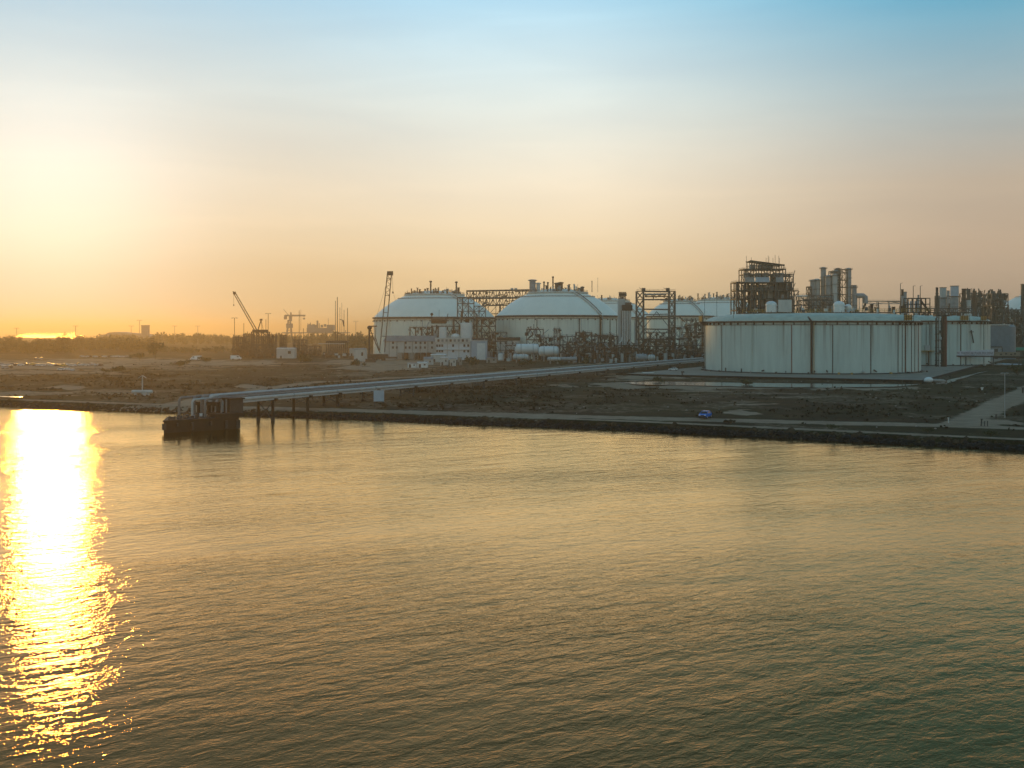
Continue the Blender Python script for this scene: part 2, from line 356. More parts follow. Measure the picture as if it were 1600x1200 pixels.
def bare(x, y):
    """how bare the soil is at a point of the site"""
    py = HOR + 22.5 * FPX / np.maximum(y, 1); px = 800 + x / np.maximum(y, 1) * FPX
    wob = 1.2 * (vnoise(x, y, 9, 11) - .5) + .9 * (vnoise(x, y, 3.1, 12) - .5)
    s = np.zeros(np.shape(x))
    for cx, cy, rx, ry, k in SANDS:
        d = np.hypot((px - cx) / rx, (py - cy) / ry); s = np.maximum(s, k * np.clip((1.15 - d + wob * .9) / .35, 0, 1))
    for pts, wd in ((TRACK, 2.6), (SIDE, 3.4), (PIPEROAD, 3.0)): s = np.maximum(s, .95 * np.clip(seg(x, y, pts, wd, 2.6) + .35 * wob, 0, 1) * (seg(x, y, pts, wd, 2.6) > .05))
    v = y - shore(x)
    s = np.maximum(s, np.clip((1 - np.abs(v - 6.6) / 2.4) * 2, 0, 1) * .95)                     # crest strip along the sea wall
    s = np.maximum(s, .40 * np.clip((vnoise(x, y, 22, 21) * .6 + vnoise(x, y, 6, 22) * .4 - .52) / .1, 0, 1))
    return np.clip(s, 0, 1)
GZ = height(GX, GY, GV)
trk = np.maximum(seg(GX, GY, TRACK, 2.6, 3), seg(GX, GY, SIDE, 4.6, 3)); GZ = np.where(GV > 6, GZ * (1 - trk) + np.minimum(2.42, np.interp(GV, [6, 22, 30], [1.85, 2.3, 2.45])) * trk, GZ)
BARE = bare(GX, GY)
nr, nc = GX.shape
me = bpy.data.meshes.new('ground')
idx = np.arange(nr * nc).reshape(nr, nc)
faces = np.stack([idx[:-1, :-1], idx[:-1, 1:], idx[1:, 1:], idx[1:, :-1]], -1).reshape(-1, 4)
me.from_pydata(np.stack([GX, GY, GZ], -1).reshape(-1, 3).tolist(), [], faces.tolist())
at = me.attributes.new('bare', 'FLOAT', 'POINT'); at.data.foreach_set('value', BARE.reshape(-1).astype(np.float32))
me.polygons.foreach_set('use_smooth', [True] * len(me.polygons))
ground = tag(link('ground', me), kind='structure')
gm = bpy.data.materials.new('scrubland'); gm.use_nodes = True; t = gm.node_tree; pb = t.nodes['Principled BSDF']; pb.inputs['Roughness'].default_value = .95; pb.inputs['Specular IOR Level'].default_value = .15
geo = t.nodes.new('ShaderNodeNewGeometry'); att = t.nodes.new('ShaderNodeAttribute'); att.attribute_name = 'bare'
def tnoise(scale, det=6, rough=.65):
    n = t.nodes.new('ShaderNodeTexNoise'); n.inputs['Scale'].default_value = scale; n.inputs['Detail'].default_value = det; n.inputs['Roughness'].default_value = rough
    t.links.new(geo.outputs['Position'], n.inputs['Vector']); return n.outputs['Fac']
def tramp(f, stops):
    n = t.nodes.new('ShaderNodeValToRGB'); cr = n.color_ramp
    while len(cr.elements) < len(stops): cr.elements.new(.5)
    for e, (p, c) in zip(cr.elements, stops): e.position = p; e.color = (*c, 1)
    t.links.new(f, n.inputs[0]); return n.outputs[0]
veg = tramp(tnoise(.09), [(.3, (.009, .006, .0012)), (.45, (.018, .0112, .0022)), (.58, (.034, .021, .005)), (.72, (.075, .047, .017))])
olive = tramp(tnoise(.35, 7, .7), [(.3, (.009, .0095, .0013)), (.5, (.020, .0195, .0032)), (.7, (.052, .043, .011))])
hue = t.nodes.new('ShaderNodeMix'); hue.data_type = 'RGBA'; t.links.new(tramp(tnoise(.018, 4, .6), [(.42, (0, 0, 0)), (.58, (1, 1, 1))]), hue.inputs[0]); t.links.new(veg, hue.inputs[6]); t.links.new(olive, hue.inputs[7]); veg = hue.outputs[2]
sand = tramp(tnoise(.22), [(.3, (.19, .135, .09)), (.7, (.33, .25, .175))])
mf = t.nodes.new('ShaderNodeMath'); mf.operation = 'MULTIPLY_ADD'; t.links.new(tnoise(.6), mf.inputs[0]); mf.inputs[1].default_value = .9; mf.inputs[2].default_value = -.45
ad = t.nodes.new('ShaderNodeMath'); ad.operation = 'ADD'; ad.use_clamp = True; t.links.new(mf.outputs[0], ad.inputs[0]); t.links.new(att.outputs['Fac'], ad.inputs[1])
fr = tramp(ad.outputs[0], [(.35, (0, 0, 0)), (.65, (1, 1, 1))])
mx = t.nodes.new('ShaderNodeMix'); mx.data_type = 'RGBA'; t.links.new(fr, mx.inputs[0]); t.links.new(veg, mx.inputs[6]); t.links.new(sand, mx.inputs[7]); t.links.new(mx.outputs[2], pb.inputs['Base Color'])
bp = t.nodes.new('ShaderNodeBump'); bp.inputs['Distance'].default_value = .5; bp.inputs['Strength'].default_value = .7; t.links.new(tnoise(.9), bp.inputs['Height']); t.links.new(bp.outputs[0], pb.inputs['Normal'])
me.materials.append(gm)

# water: one sheet to the horizon
b = MB(); b.add([(-40000, -120, 0), (40000, -120, 0), (40000, 40000, 0), (-40000, 40000, 0)], [(0, 1, 2, 3)])
wm = bpy.data.materials.new('sea_water'); wm.use_nodes = True; t = wm.node_tree; t.nodes.clear()
wo = t.nodes.new('ShaderNodeOutputMaterial'); wd_ = t.nodes.new('ShaderNodeBsdfDiffuse'); wg = t.nodes.new('ShaderNodeBsdfGlossy'); wf = t.nodes.new('ShaderNodeFresnel'); wx = t.nodes.new('ShaderNodeMixShader')
wd_.inputs['Color'].default_value = (*WATER_COL, 1); wg.inputs['Roughness'].default_value = .05; wf.inputs['IOR'].default_value = WATER_IOR
wr = t.nodes.new('ShaderNodeValToRGB'); cr = wr.color_ramp                  # reflection boosted beyond plain Fresnel towards grazing, to brighten the sea
while len(cr.elements) < 6: cr.elements.new(.5)
for e, (p, k_) in zip(cr.elements, ((0, .02), (.15, .07), (.28, .30), (.42, .74), (.56, .96), (1, 1))): e.position = p; e.color = (k_, k_, k_, 1)
t.links.new(wf.outputs[0], wr.inputs[0]); t.links.new(wr.outputs[0], wx.inputs[0])
wt = t.nodes.new('ShaderNodeMix'); wt.data_type = 'RGBA'; wt.inputs[6].default_value = (*WATER_SPEC[0], 1); wt.inputs[7].default_value = (*WATER_SPEC[1], 1)  # golden evening glow put into the reflection colour
t.links.new(wr.outputs[0], wt.inputs[0]); t.links.new(wt.outputs[2], wg.inputs['Color'])
t.links.new(wd_.outputs[0], wx.inputs[1]); t.links.new(wg.outputs[0], wx.inputs[2]); t.links.new(wx.outputs[0], wo.inputs['Surface'])
geo = t.nodes.new('ShaderNodeNewGeometry')
def wave(scale, rot, sx, sy, det, rough=.55, dist=0.0):
    mp = t.nodes.new('ShaderNodeMapping'); mp.inputs['Rotation'].default_value = (0, 0, -math.radians(rot)); mp.inputs['Scale'].default_value = (sx, sy, 1)
    mp.vector_type = 'TEXTURE'; mp.inputs['Scale'].default_value = (1 / sx, 1 / sy, 1); mp.inputs['Rotation'].default_value = (0, 0, math.radians(rot))
    t.links.new(geo.outputs['Position'], mp.inputs[0])
    n = t.nodes.new('ShaderNodeTexNoise'); n.inputs['Scale'].default_value = scale; n.inputs['Detail'].default_value = det; n.inputs['Roughness'].default_value = rough; n.inputs['Distortion'].default_value = dist
    t.links.new(mp.outputs[0], n.inputs['Vector']); return n.outputs['Fac']
def tm(op, a, b2):
    n = t.nodes.new('ShaderNodeMath'); n.operation = op
    for i, v in enumerate((a, b2)):
        if isinstance(v, (int, float)): n.inputs[i].default_value = v
        else: t.links.new(v, n.inputs[i])
    return n.outputs[0]
h = tm('ADD', tm('MULTIPLY', wave(.26, 38, .45, 1, 2), WAVES[0]), tm('MULTIPLY', wave(.9, 34, .6, 1, 4, .6, .4), WAVES[1]))
h = tm('ADD', h, tm('MULTIPLY', wave(2.4, 20, .7, 1, 3, .65, .3), WAVES[2]))
gust = tm('ADD', tm('MULTIPLY', tm('POWER', wave(.016, 15, .35, 1, 5, .6), 3.0), 5.0), .16)
h = tm('MULTIPLY', h, gust)
bp = t.nodes.new('ShaderNodeBump'); bp.inputs['Distance'].default_value = 1.0; bp.inputs['Strength'].default_value = 1.0
t.links.new(h, bp.inputs['Height'])
for nd in (wd_, wg, wf): t.links.new(bp.outputs[0], nd.inputs['Normal'])
water = tag(link('water', b.mesh('water', wm)), kind='structure')
# ------------------------------------------------------------------ sea wall of armour rock
def rockmesh(r, seed):
    q = random.Random(seed); b = MB(); b.lathe([(math.sin(math.pi * i / 4), -math.cos(math.pi * i / 4)) for i in range(5)], 6)
    b.v = [tuple(c * q.uniform(.72, 1.15) for c in p) for p in b.v]
    b.v = [(x * r, y * r * .85, z * r * .7) for x, y, z in b.v]
    return b
rockm = [rockmesh(1.0, i).mesh('rock', M['rock']) for i in range(7)]
rev = Thing('rock_revetment', 'long dark sea wall of loose armour rocks along the water edge', 'sea wall', (40, 268, 0))
rockw = [rockmesh(1.0, i).mesh('rock', M['wetrock']) for i in range(7)]
rest = MB(); restw = MB(); nrock = 0
cand = []
for i in range(5200):
    x = random.uniform(-330, 175) if i % 3 else random.uniform(-60, 150)
    v = random.triangular(-2.2, 4.6, 1.6); y = float(shore(x)) + v
    z = float(np.interp(v, [-3, 0, 4, 6], [-1.7, -.15, 1.35, 1.6])); r = random.uniform(.35, .8) * (1.7 if random.random() < .15 else 1)
    cand.append((r / y, x, y, z, r))
vis = sorted((c for c in cand if abs(c[1] / c[2]) < .47), reverse=True)[:300]
keep = set(id(c) for c in vis)
for c in cand:
    _, x, y, z, r = c; rot = Matrix.Rotation(random.uniform(0, 6.3), 4, 'Z') @ Matrix.Rotation(random.uniform(-.5, .5), 4, 'X')
    if id(c) in keep:
        o = link('rock', (rockm if z > .75 else rockw)[nrock % 7]); nrock += 1; o.parent = rev.o
        o.matrix_basis = Matrix.Translation(Vector((x, y, z)) - rev.o.location) @ rot @ Matrix.Scale(r, 4)
    else:
        q = rockmesh(r, random.randrange(60)); (rest if z > .75 else restw).add([Vector((x, y, z)) - rev.o.location + (rot.to_3x3() @ Vector(p)) for p in q.v], q.f)
rev.mesh('loose_rocks', rest, 'rock', kind='stuff'); rev.mesh('wet_rocks', restw, 'wetrock', kind='stuff')

# ------------------------------------------------------------------ storage tanks
def rimclutter(t, R, z, n, q, m=('steel', 'rust', 'grey', 'pale'), hmax=5.0, r0=0.0):
    """valves, vents, masts and boxes standing on a tank roof"""
    for i in range(n):
        a = q.uniform(0, 6.283); rr = R * math.sqrt(q.uniform(r0, 1)); c = Vector((rr * math.cos(a), rr * math.sin(a), z)); k = q.random(); mm = q.choice(m)
        if k < .35:
            h = q.uniform(1.2, hmax * .7); t.tube('vent_pipe', c, c + Vector((0, 0, h)), q.uniform(.18, .4), mm)
            if q.random() < .6: t.ball('vent_cap', c + Vector((0, 0, h)), q.uniform(.45, .7), mm)
        elif k < .6: t.box('equipment_box', c + Vector((0, 0, .9)), (q.uniform(1, 2.6), q.uniform(1, 2.2), q.uniform(1.4, 2.6)), mm)
        elif k < .8:
            h = q.uniform(2, hmax); t.tube('pump_column', c, c + Vector((0, 0, h)), q.uniform(.5, .9), mm)
            t.box('column_head', c + Vector((0, 0, h)), (1.9, 1.9, .5), mm)
        elif k < .9: t.tube('light_pole', c, c + Vector((0, 0, q.uniform(4, 8))), .09, 'steel')
        else:
            h = q.uniform(1.5, 3); t.tube('pipe_run', c + Vector((0, 0, .7)), c + Vector((q.uniform(-9, 9), q.uniform(-3, 3), .7)), q.uniform(.2, .4), mm)
def arcs(R, z0, z1, a0, a1, n=24, th=.25):
    b = MB(); b.lathe([(R, z0), (R + th, z0), (R + th, z1), (R, z1), (R, z0)], n, a0=a0, a1=a1); return b
def cyl_pt(R, a, z): return Vector((R * math.cos(a), R * math.sin(a), z))

def flat_tank(label, px, D, R, zr, ztop, seams, seed, front=True):
    q = random.Random(seed); t = Thing('storage_tank', label, 'storage tank', (X(px, D), D, 0), 0, 'low white storage tanks on the concrete pad')
    t.mesh('shell', MB().lathe([(R, 3.2), (R, zr)], 160), 'tank', True)
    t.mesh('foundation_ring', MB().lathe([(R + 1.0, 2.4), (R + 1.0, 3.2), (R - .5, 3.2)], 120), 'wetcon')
    h = ztop - zr
    t.mesh('roof', MB().lathe([(R - .1, zr), (R - 2.0, zr + .35 * h), (R - 5, zr + .62 * h), (R - 9, zr + .80 * h), (R - 15, zr + .92 * h), (R - 23, zr + .97 * h), (R - 40, zr + h), (0, zr + h + .3)], 160), 'roof', True)
    t.mesh('wind_girder', arcs(R + .02, zr - 1.0, zr - .2, 0, 2 * math.pi, 160, .9), 'rust', False)
    t.mesh('lower_stiffener', arcs(R + .02, zr - 2.3, zr - 2.05, 0, 2 * math.pi, 160, .3), 'seam', False)
    va = math.atan2(-D, -X(px, D))                     # angle that faces the viewer's side of the site
    for p, wd, m in seams:
        a = ang_for(px, D, R, p)
        t.box('seam_band', cyl_pt(R + .08, a, (3.2 + zr - 2.3) / 2), (wd * .7, .3, zr - 5.5), m, rz=a + math.pi / 2)
    for i in range(34):
        a = va - 1.5 + 3.0 * i / 33
        t.box('girder_bracket', cyl_pt(R + .5, a, zr - 1.6), (.35, .9, 1.1), 'rust', rz=a + math.pi / 2)
    for i in range(26):                                 # small fittings round the foot
        a = va - 1.35 + 2.7 * i / 25 + q.uniform(-.04, .04); c = cyl_pt(R + 1.9 + q.uniform(0, 1.6), a, 2.5); k = q.random()
        if k < .4: t.tube('valve_stem', c, c + Vector((0, 0, q.uniform(.9, 2.6))), q.uniform(.12, .35), q.choice(['dark', 'steel', 'red', 'grey']))
        elif k < .75: t.box('valve_box', c + Vector((0, 0, .6)), (q.uniform(.5, 1.6), q.uniform(.5, 1.2), q.uniform(.7, 1.4)), q.choice(['dark', 'steel', 'pale', 'yellow']), rz=a)
        else:
            t.tube('foot_nozzle', cyl_pt(R - .1, a, 4.0 + q.uniform(0, 1)), cyl_pt(R + 2.0, a, 4.0), .35, q.choice(['dark', 'pale']))
    b = MB()                                             # skirt pipework lying round the foot
    b.tubepath([cyl_pt(R + 1.6, va - 1.4 + 2.8 * i / 60, 2.95 + .1 * math.sin(i)) for i in range(61)], .28, 6)
    t.mesh('foot_pipe', b, 'dark')
    return t, va
def ang_for(px, D, R, p):
    """angle on the tank's near side met by the sight line through pixel column p"""
    cx, cy = X(px, D), D; dx, dy = (p - 800) / FPX, 1.0; L2 = math.hypot(dx, dy); dx, dy = dx / L2, dy / L2
    k = cx * dx + cy * dy; d2 = cx * cx + cy * cy - k * k; s = k - math.sqrt(max(R * R - d2, 0))
    return math.atan2(s * dy - cy, s * dx - cx)
def rim_deck(t, R, a, wd, z, dep=4.0, m='yellow', h=2.6, panel=True):
    c = cyl_pt(R + dep / 2 - 1.0, a, z); rz = a + math.pi / 2
    d = t.box('rim_platform', c, (wd, dep, .35), 'rust', rz=rz)
    u = Vector((math.cos(rz), math.sin(rz), 0)); v = Vector((math.cos(a), math.sin(a), 0))
    for i in range(5):
        p = c + u * (wd * (i / 4 - .5)) + v * (dep / 2); t.beam('platform_post', p, p + Vector((0, 0, h)), .18, m)
        if panel: t.beam('platform_bracket', c + u * (wd * (i / 4 - .5)) + Vector((0, 0, -2.0)) - v * (dep / 2 - .9), p, .2, 'rust')
    for k in (.35, .7, 1.0):
        p = c + v * (dep / 2) + Vector((0, 0, h * k)); t.beam('platform_rail', p - u * wd / 2, p + u * wd / 2, .14, m)
    if panel: t.box('platform_panel', c + v * (dep / 2 - .25) + Vector((0, 0, h * .5)), (wd * .82, .12, h * .75), 'yellow', rz=rz)

D1, P1, R1, ZR, ZT = 613.0, 1266.0, 58.0, 30.0, 34.2
seams = [(1100, .4, 'seam'), (1102.5, .25, 'seam'), (1128, .4, 'seam'), (1175, .25, 'tank'), (1237, .5, 'red'), (1301, .5, 'seam'), (1360.5, .55, 'seam'), (1403, .45, 'seam'),
         (1409.5, .3, 'seam'), (1414.5, 1.2, 'rust'), (1424, .35, 'seam'), (1429, .3, 'seam'), (1434.6, .9, 'red')]
t1, va1 = flat_tank('broad low white tank nearest the sea wall, banded with dark vertical seams', P1, D1, R1, ZR, ZT, seams, 11)
o1 = t1.o.location
def on1(px, py, dY=-18.0):                               # a point over the first tank's roof, in the tank's own frame
    Y = D1 + dY; return Vector((X(px, Y) - o1.x, Y - o1.y, Z(py, Y)))
a = ang_for(P1, D1, R1, 1268); t1.tube('riser_pipe', cyl_pt(R1 + .9, a, 2.6), cyl_pt(R1 + .9, a, ZR - .6), .55, 'rust'); t1.box('riser_support', cyl_pt(R1 + .8, a + .02, 16), (.25, .3, 26), 'yellow', rz=a + math.pi / 2)
t1.tube('riser_elbow', cyl_pt(R1 + .9, a, ZR - .6), cyl_pt(R1 - 3, a - .03, ZR + 1.6), .55, 'rust')
rim_deck(t1, R1, ang_for(P1, D1, R1, 1103) - .02, 13, ZR - .3, 4, 'yellow', 3.2)
rim_deck(t1, R1, ang_for(P1, D1, R1, 1413), 9, ZR - .3, 3.6, 'rust', 3.6)
for p in (1101, 1120, 1146, 1178, 1205, 1315, 1350):                                        # rim hand-rail posts that show against the tank behind
    c = on1(p, 497, -30 if p > 1130 else -6); t1.tube('rim_light_pole', c, c + Vector((0, 0, 11.5 if p < 1180 else 4)), .1, 'steel')
for x0, x1, y in ((1160, 1245, 487), (1245, 1330, 487), (1330, 1400, 486), (1393, 1455, 486)):
    for dY in (-14, 2):
        for i in range(9):
            c = on1(x0 + (x1 - x0) * i / 8, y + 2, dY); t1.beam('roof_rail_post', c, c + Vector((0, 0, 1.9)), .13, 'yellow')
        for k in (.7, 1.2, 1.9): t1.beam('roof_rail', on1(x0, y + 2, dY) + Vector((0, 0, k)), on1(x1, y + 2, dY) + Vector((0, 0, k)), .14, 'yellow' if dY < 0 else 'rust')
    c = on1((x0 + x1) / 2, y + 2.5, -6); t1.box('roof_walkway', c, ((x1 - x0) * .35, 5, .5), 'rust')
for p in (1205, 1311):                                                                     # round pressure vessels with a small twin
    s = -1 if p == 1205 else 1
    c = on1(p, 481, -22); t1.tube('roof_vessel', c + Vector((0, 0, -2.4)), c + Vector((0, 0, 1.6)), 2.9, 'white'); t1.ball('roof_vessel_dome', c + Vector((0, 0, 1.5)), (3.1, 3.1, 2.2), 'white')
    c2 = on1(p + 14, 480, -20); t1.ball('relief_valve', c2, (2.0, 2.0, 1.7), 'white'); t1.tube('relief_outlet', c2 + Vector((0, 0, -2.6)), c2, .9, 'lightblue')
    t1.tube('vessel_link', c + Vector((0, -1, .8)), c2 + Vector((0, -1, .2)), .5, 'grey'); t1.box('vessel_skirt', c + Vector((0, 0, -3)), (5.4, 5.4, 1.0), 'rust')
c = on1(1226.5, 478, -24); t1.box('screen_panel', c, (7.2, .5, 6.6), 'plaster'); t1.box('screen_post', c + Vector((4.1, .3, 0)), (.6, .6, 8.2), 'dark'); t1.box('screen_post', c + Vector((-3.6, .5, -.5)), (.4, .4, 7.0), 'dark')
q = random.Random(5)
for i in range(58):
    p = q.uniform(1165, 1400); c = on1(p, q.uniform(484, 489), q.uniform(-26, 10)); k = q.random()
    if k < .5: t1.tube('roof_valve', c, c + Vector((0, 0, q.uniform(1, 3.6))), q.uniform(.15, .5), q.choice(['dark', 'rust', 'steel', 'grey', 'lightblue']))
    else: t1.box('roof_cabinet', c + Vector((0, 0, .6)), (q.uniform(.6, 2.2), 1, q.uniform(.9, 2.2)), q.choice(['dark', 'rust', 'steel', 'pale', 'lightblue']))
for p, h in ((1362, 4.5), (1371, 2.6), (1396, 3.0), (1408, 3.4), (1413, 4)):
    c = on1(p, 489, -10); t1.tube('valve_tower', c, c + Vector((0, 0, h)), .9, 'rust'); t1.box('valve_head', c + Vector((0, 0, h)), (1.6, 1.6, .8), 'dark')
for p, y in ((1407, 443), (1427, 447), (1438, 447)):
    c = on1(p, 488, -20); z = Z(y, D1 - 20); e = Vector((c.x, c.y, z)); t1.tube('roof_lamp_post', c, e, .17, 'steel'); t1.beam('lamp_arm', e, e + Vector((1.2, 0, .3)), .16, 'steel')
f0 = on1(1418, 489, -8); zt = Z(466, D1 - 8); sx = 35 * (D1 - 8) / FPX                      # open equipment cage at the roof's far corner
for i in range(6):
    x = f0.x + sx * i / 5
    for yy in (0, 6): t1.beam('cage_post', (x, f0.y + yy, f0.z), (x, f0.y + yy, zt), .42, 'dark')
for zz in (f0.z + 2.6, (f0.z + zt) / 2 + .8, zt):
    for yy in (0, 6): t1.beam('cage_rail', (f0.x, f0.y + yy, zz), (f0.x + sx, f0.y + yy, zz), .45, 'dark')
t1.beam('cage_stair', (f0.x + sx * .55, f0.y - .5, zt - 1), (f0.x + sx, f0.y - .5, f0.z), .9, 'dark')
for i in range(5): t1.tube('cage_cylinder', (f0.x + 1.5 + i * 1.3, f0.y + 3, f0.z), (f0.x + 1.5 + i * 1.3, f0.y + 3, zt - 1.5), .38, 'lightblue')

seams2 = [(1447, .4, 'seam'), (1452, .35, 'seam'), (1454.5, .3, 'seam'), (1484, .3, 'tank'), (1501, .8, 'rust'), (1511, .5, 'pale'), (1516, .7, 'pale'), (1537, .5, 'seam')]
t2, va2 = flat_tank('broad low white tank standing behind the nearest one, right of its edge', 1402, 745, 58, 31.2, 34.8, seams2, 12)
for p, wd, m in ((1503, 8, 'rust'), (1532, 9, 'rust')): rim_deck(t2, 58, ang_for(1402, 745, 58, p), wd, 30.9, 3.4, m, 3.6)
a = ang_for(1402, 745, 58, 1517); t2.box('pipe_bracket', cyl_pt(58.6, a, 24), (3.2, .6, .4), 'dark', rz=a + 1.57); t2.beam('pipe_bracket', cyl_pt(58.7, a + .03, 17), cyl_pt(58.7, a - .01, 25), .5, 'dark')
a = ang_for(1402, 745, 58, 1448); t2.box('side_platform', cyl_pt(59.3, a, 12), (9, 2.4, .4), 'yellow', rz=a + 1.57); t2.box('side_cabinet', cyl_pt(59.2, a, 14), (3, 1.6, 3.4), 'pale', rz=a + 1.57); t2.tube('drain_pipe', cyl_pt(59, a + .01, 3), cyl_pt(59, a + .01, 12), .3, 'rust')
q = random.Random(8)
for i in range(40):
    aa = va2 + q.uniform(-.2, 1.25); c = cyl_pt(q.uniform(30, 52), aa, 34.2); h = q.uniform(1, 4)
    if q.random() < .5: t2.tube('roof_valve', c, c + Vector((0, 0, h)), q.uniform(.2, .5), q.choice(['dark', 'rust', 'steel']))
    else: t2.box('roof_cabinet', c + Vector((0, 0, .8)), (q.uniform(.8, 2.4), 1.2, q.uniform(1, 2.4)), q.choice(['dark', 'rust', 'pale']))

# pipe tower that climbs the gap between the two tanks
pt = Thing('pipe_tower', 'rust brown pipe tower climbing between the two low tanks', 'pipe tower', (X(1470.5, 672), 672, 2.5))
for i, (dx, r, m) in enumerate(((-3.0, .55, 'dark'), (-1.9, .3, 'steel'), (-.9, .35, 'pale'), (.2, .45, 'dark'), (1.6, .95, 'rust'), (2.9, .5, 'red'))):
    pt.tube('riser_pipe', (dx, -.3 * (i % 2), 0), (dx, -.3 * (i % 2), 30 + (i % 3)), r, m)
for k in range(1, 8): pt.box('tower_tie', (0, .4, k * 4), (7.2, 1.0, .35), 'dark'); 
for k in (2, 4, 5): pt.box('tower_landing', (-1.2, -.9, k * 4 + .6), (2.6, 1.6, .25), 'rust'); pt.box('tower_valve', (-.9, -1.2, k * 4 + 1.6), (1.1, 1, 1.6), 'pale' if k == 4 else 'dark')
pt.box('tower_cap', (.3, .2, 31.5), (8.5, 4, 1.0), 'dark')
for dx, dz in ((-2.6, 36), (.5, 34.5), (2.3, 34)): pt.tube('riser_top', (dx, 0, 30), (dx, 0, dz), .35, 'dark')

# concrete pad and its dark kerb, wet strip outside it
PC = [Vector((178, 477)), Vector((52, 550)), Vector((52 + 90, 550 + 168)), Vector((260, 1000)), Vector((450, 970)), Vector((178 + 142, 477 + 262))]
b = MB(); b.prism([tuple(p) for p in PC], 2.3, 2.78); tag(link('tank_pad', b.mesh('tank_pad', M['padcon'])), kind='structure')
kerb = Thing('bund_kerb', 'low dark kerb wall edging the concrete tank pad', 'kerb', (178, 477, 2.3))
for p, q2, nn in ((PC[0], PC[1], 18), (PC[0], PC[5], 34)):
    for i in range(nn):
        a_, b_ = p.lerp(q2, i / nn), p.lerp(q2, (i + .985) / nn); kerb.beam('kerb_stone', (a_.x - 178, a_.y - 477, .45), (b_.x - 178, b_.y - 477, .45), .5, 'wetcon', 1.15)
pm = bpy.data.materials.new('standing_water'); pm.use_nodes = True; pb = pm.node_tree.nodes['Principled BSDF']; pb.inputs['Base Color'].default_value = (.14, .13, .11, 1); pb.inputs['Roughness'].default_value = .12; pb.inputs['IOR'].default_value = 1.33
def blob(pts_px, seed, z=2.62, n=5):
    q = random.Random(seed); P = [G(a, b2, z) for a, b2 in pts_px]; out = []
    for i, p in enumerate(P):
        nx = P[(i + 1) % len(P)]
        for k in range(n):
            c = p.lerp(nx, k / n); out.append((c.x + q.uniform(-.8, .8), c.y + q.uniform(-1.6, 1.6), z))
    return out
def puddle(pts, seed, z=2.62):
    pts = blob(pts, seed, z); b = MB(); b.add(pts, [tuple(range(len(pts)))]); me = b.mesh('puddle', pm)
    tag(link('puddle', me), kind='structure')
puddle([(965, 597.5), (1010, 596), (1100, 597), (1200, 598.5), (1330, 600), (1440, 600.5), (1400, 604), (1290, 605.5), (1180, 604.5), (1080, 602), (1000, 601)], 1, 2.80)
puddle([(1455, 600), (1520, 584), (1545, 579), (1500, 592), (1478, 600)], 2, 2.80)
puddle([(2, 619), (34, 619.0), (33, 620.6), (2, 620.6)], 3, 2.66)

# ------------------------------------------------------------------ domed gas tanks
def dome_tank(label, px, D, R, zr, k, seed, n_clut, stair=True, seams=(), rails=True, hcl=6.0):
    q = random.Random(seed); t = Thing('domed_gas_tank', label, 'gas tank', (X(px, D), D, 0), 0, 'domed gas storage tanks')
    t.mesh('wall', MB().lathe([(R, 2.4), (R, zr)], 128), 'dome', True)
    Rs = k * R; zc = -math.sqrt(Rs * Rs - R * R)
    def zd(r): return zr + math.sqrt(Rs * Rs - r * r) + zc
    t.mesh('dome', MB().lathe([(R * (1 - i / 22), zd(R * (1 - i / 22))) for i in range(23)], 160), 'domeroof', True)
    t.mesh('ring_beam', arcs(R - .2, zr - 1.3, zr + .2, 0, 2 * math.pi, 128, 1.2), 'seam'); t.mesh('gutter_band', arcs(R + .02, zr - 2.6, zr - 2.3, 0, 2 * math.pi, 128, .35), 'steel')
    va = math.atan2(-D, -X(px, D))
    for i in range(22):
        a = va - 1.45 + 2.9 * i / 21; t.box('ring_bracket', cyl_pt(R + .5, a, zr - 3.2), (.6, .8, .9), 'steel', rz=a + math.pi / 2)
    for p, wd, m in seams:
        a = ang_for(px, D, R, p); t.box('wall_seam', cyl_pt(R + .1, a, (zr + 0) / 2), (wd, .4, zr - 5), m, rz=a + math.pi / 2)
    ri = R * .60; t.mesh('roof_walk_ring', arcs(ri, zd(ri) + .02, zd(ri) + .55, 0, 2 * math.pi, 96, .5), 'grey')
    for i in range(40):
        a = va - 1.6 + 3.2 * i / 39; c = cyl_pt(ri, a, zd(ri)); t.beam('ring_post', c, c + Vector((0, 0, .9)), .14, 'steel')
    rp = R * .49; zp = zd(rp) + 1.5
    t.mesh('top_platform', MB().lathe([(rp - 1, zd(rp) - 1), (rp, zp - 1.4), (rp + .7, zp - .8), (rp + .7, zp), (0, zp)], 64), 'pale', False)
    if rails: railing(t, [cyl_pt(rp, 2 * math.pi * i / 24, 0) for i in range(24)], zp, 'steel', 1.6, 4, True, th=.14)
    rimclutter(t, rp * .96, zp, n_clut, q, hmax=hcl)
    for sgn in (-1, .05, .8):
        c = cyl_pt(rp * .7, va + 1.5 * sgn, zp); t.box('pump_deck', c + Vector((0, 0, 2)), (5, 4, .3), 'rust'); 
        for i in range(4): t.tube('cryogenic_pump', c + Vector((-2 + 1.3 * i, 0, 0)), c + Vector((-2 + 1.3 * i, 0, q.uniform(3, 6))), .5, q.choice(['steel', 'pale', 'rust']))
    if stair:                                            # pipe and stair running down the dome on the viewer's right
        a1 = va + .72
        pts = [cyl_pt(r, a1 + (.20 * (1 - r / R) * -1.6), zd(r) + .9) for r in np.linspace(rp, R, 14)]
        b = MB(); b.tubepath(pts, .75, 8); t.mesh('dome_pipe', b, 'pale', True)
        b = MB(); b.tubepath([p + Vector((1.6, 0, .2)) for p in pts], .3, 6); t.mesh('stair_rail', b, 'rust')
        t.tube('down_pipe', cyl_pt(R + .9, a1, 3), cyl_pt(R + .9, a1, zr + .6), .6, 'rust'); t.tube('down_pipe', cyl_pt(R + .8, a1 + .045, 3), cyl_pt(R + .8, a1 + .045, zr), .35, 'pale')
    return t, zd, zp
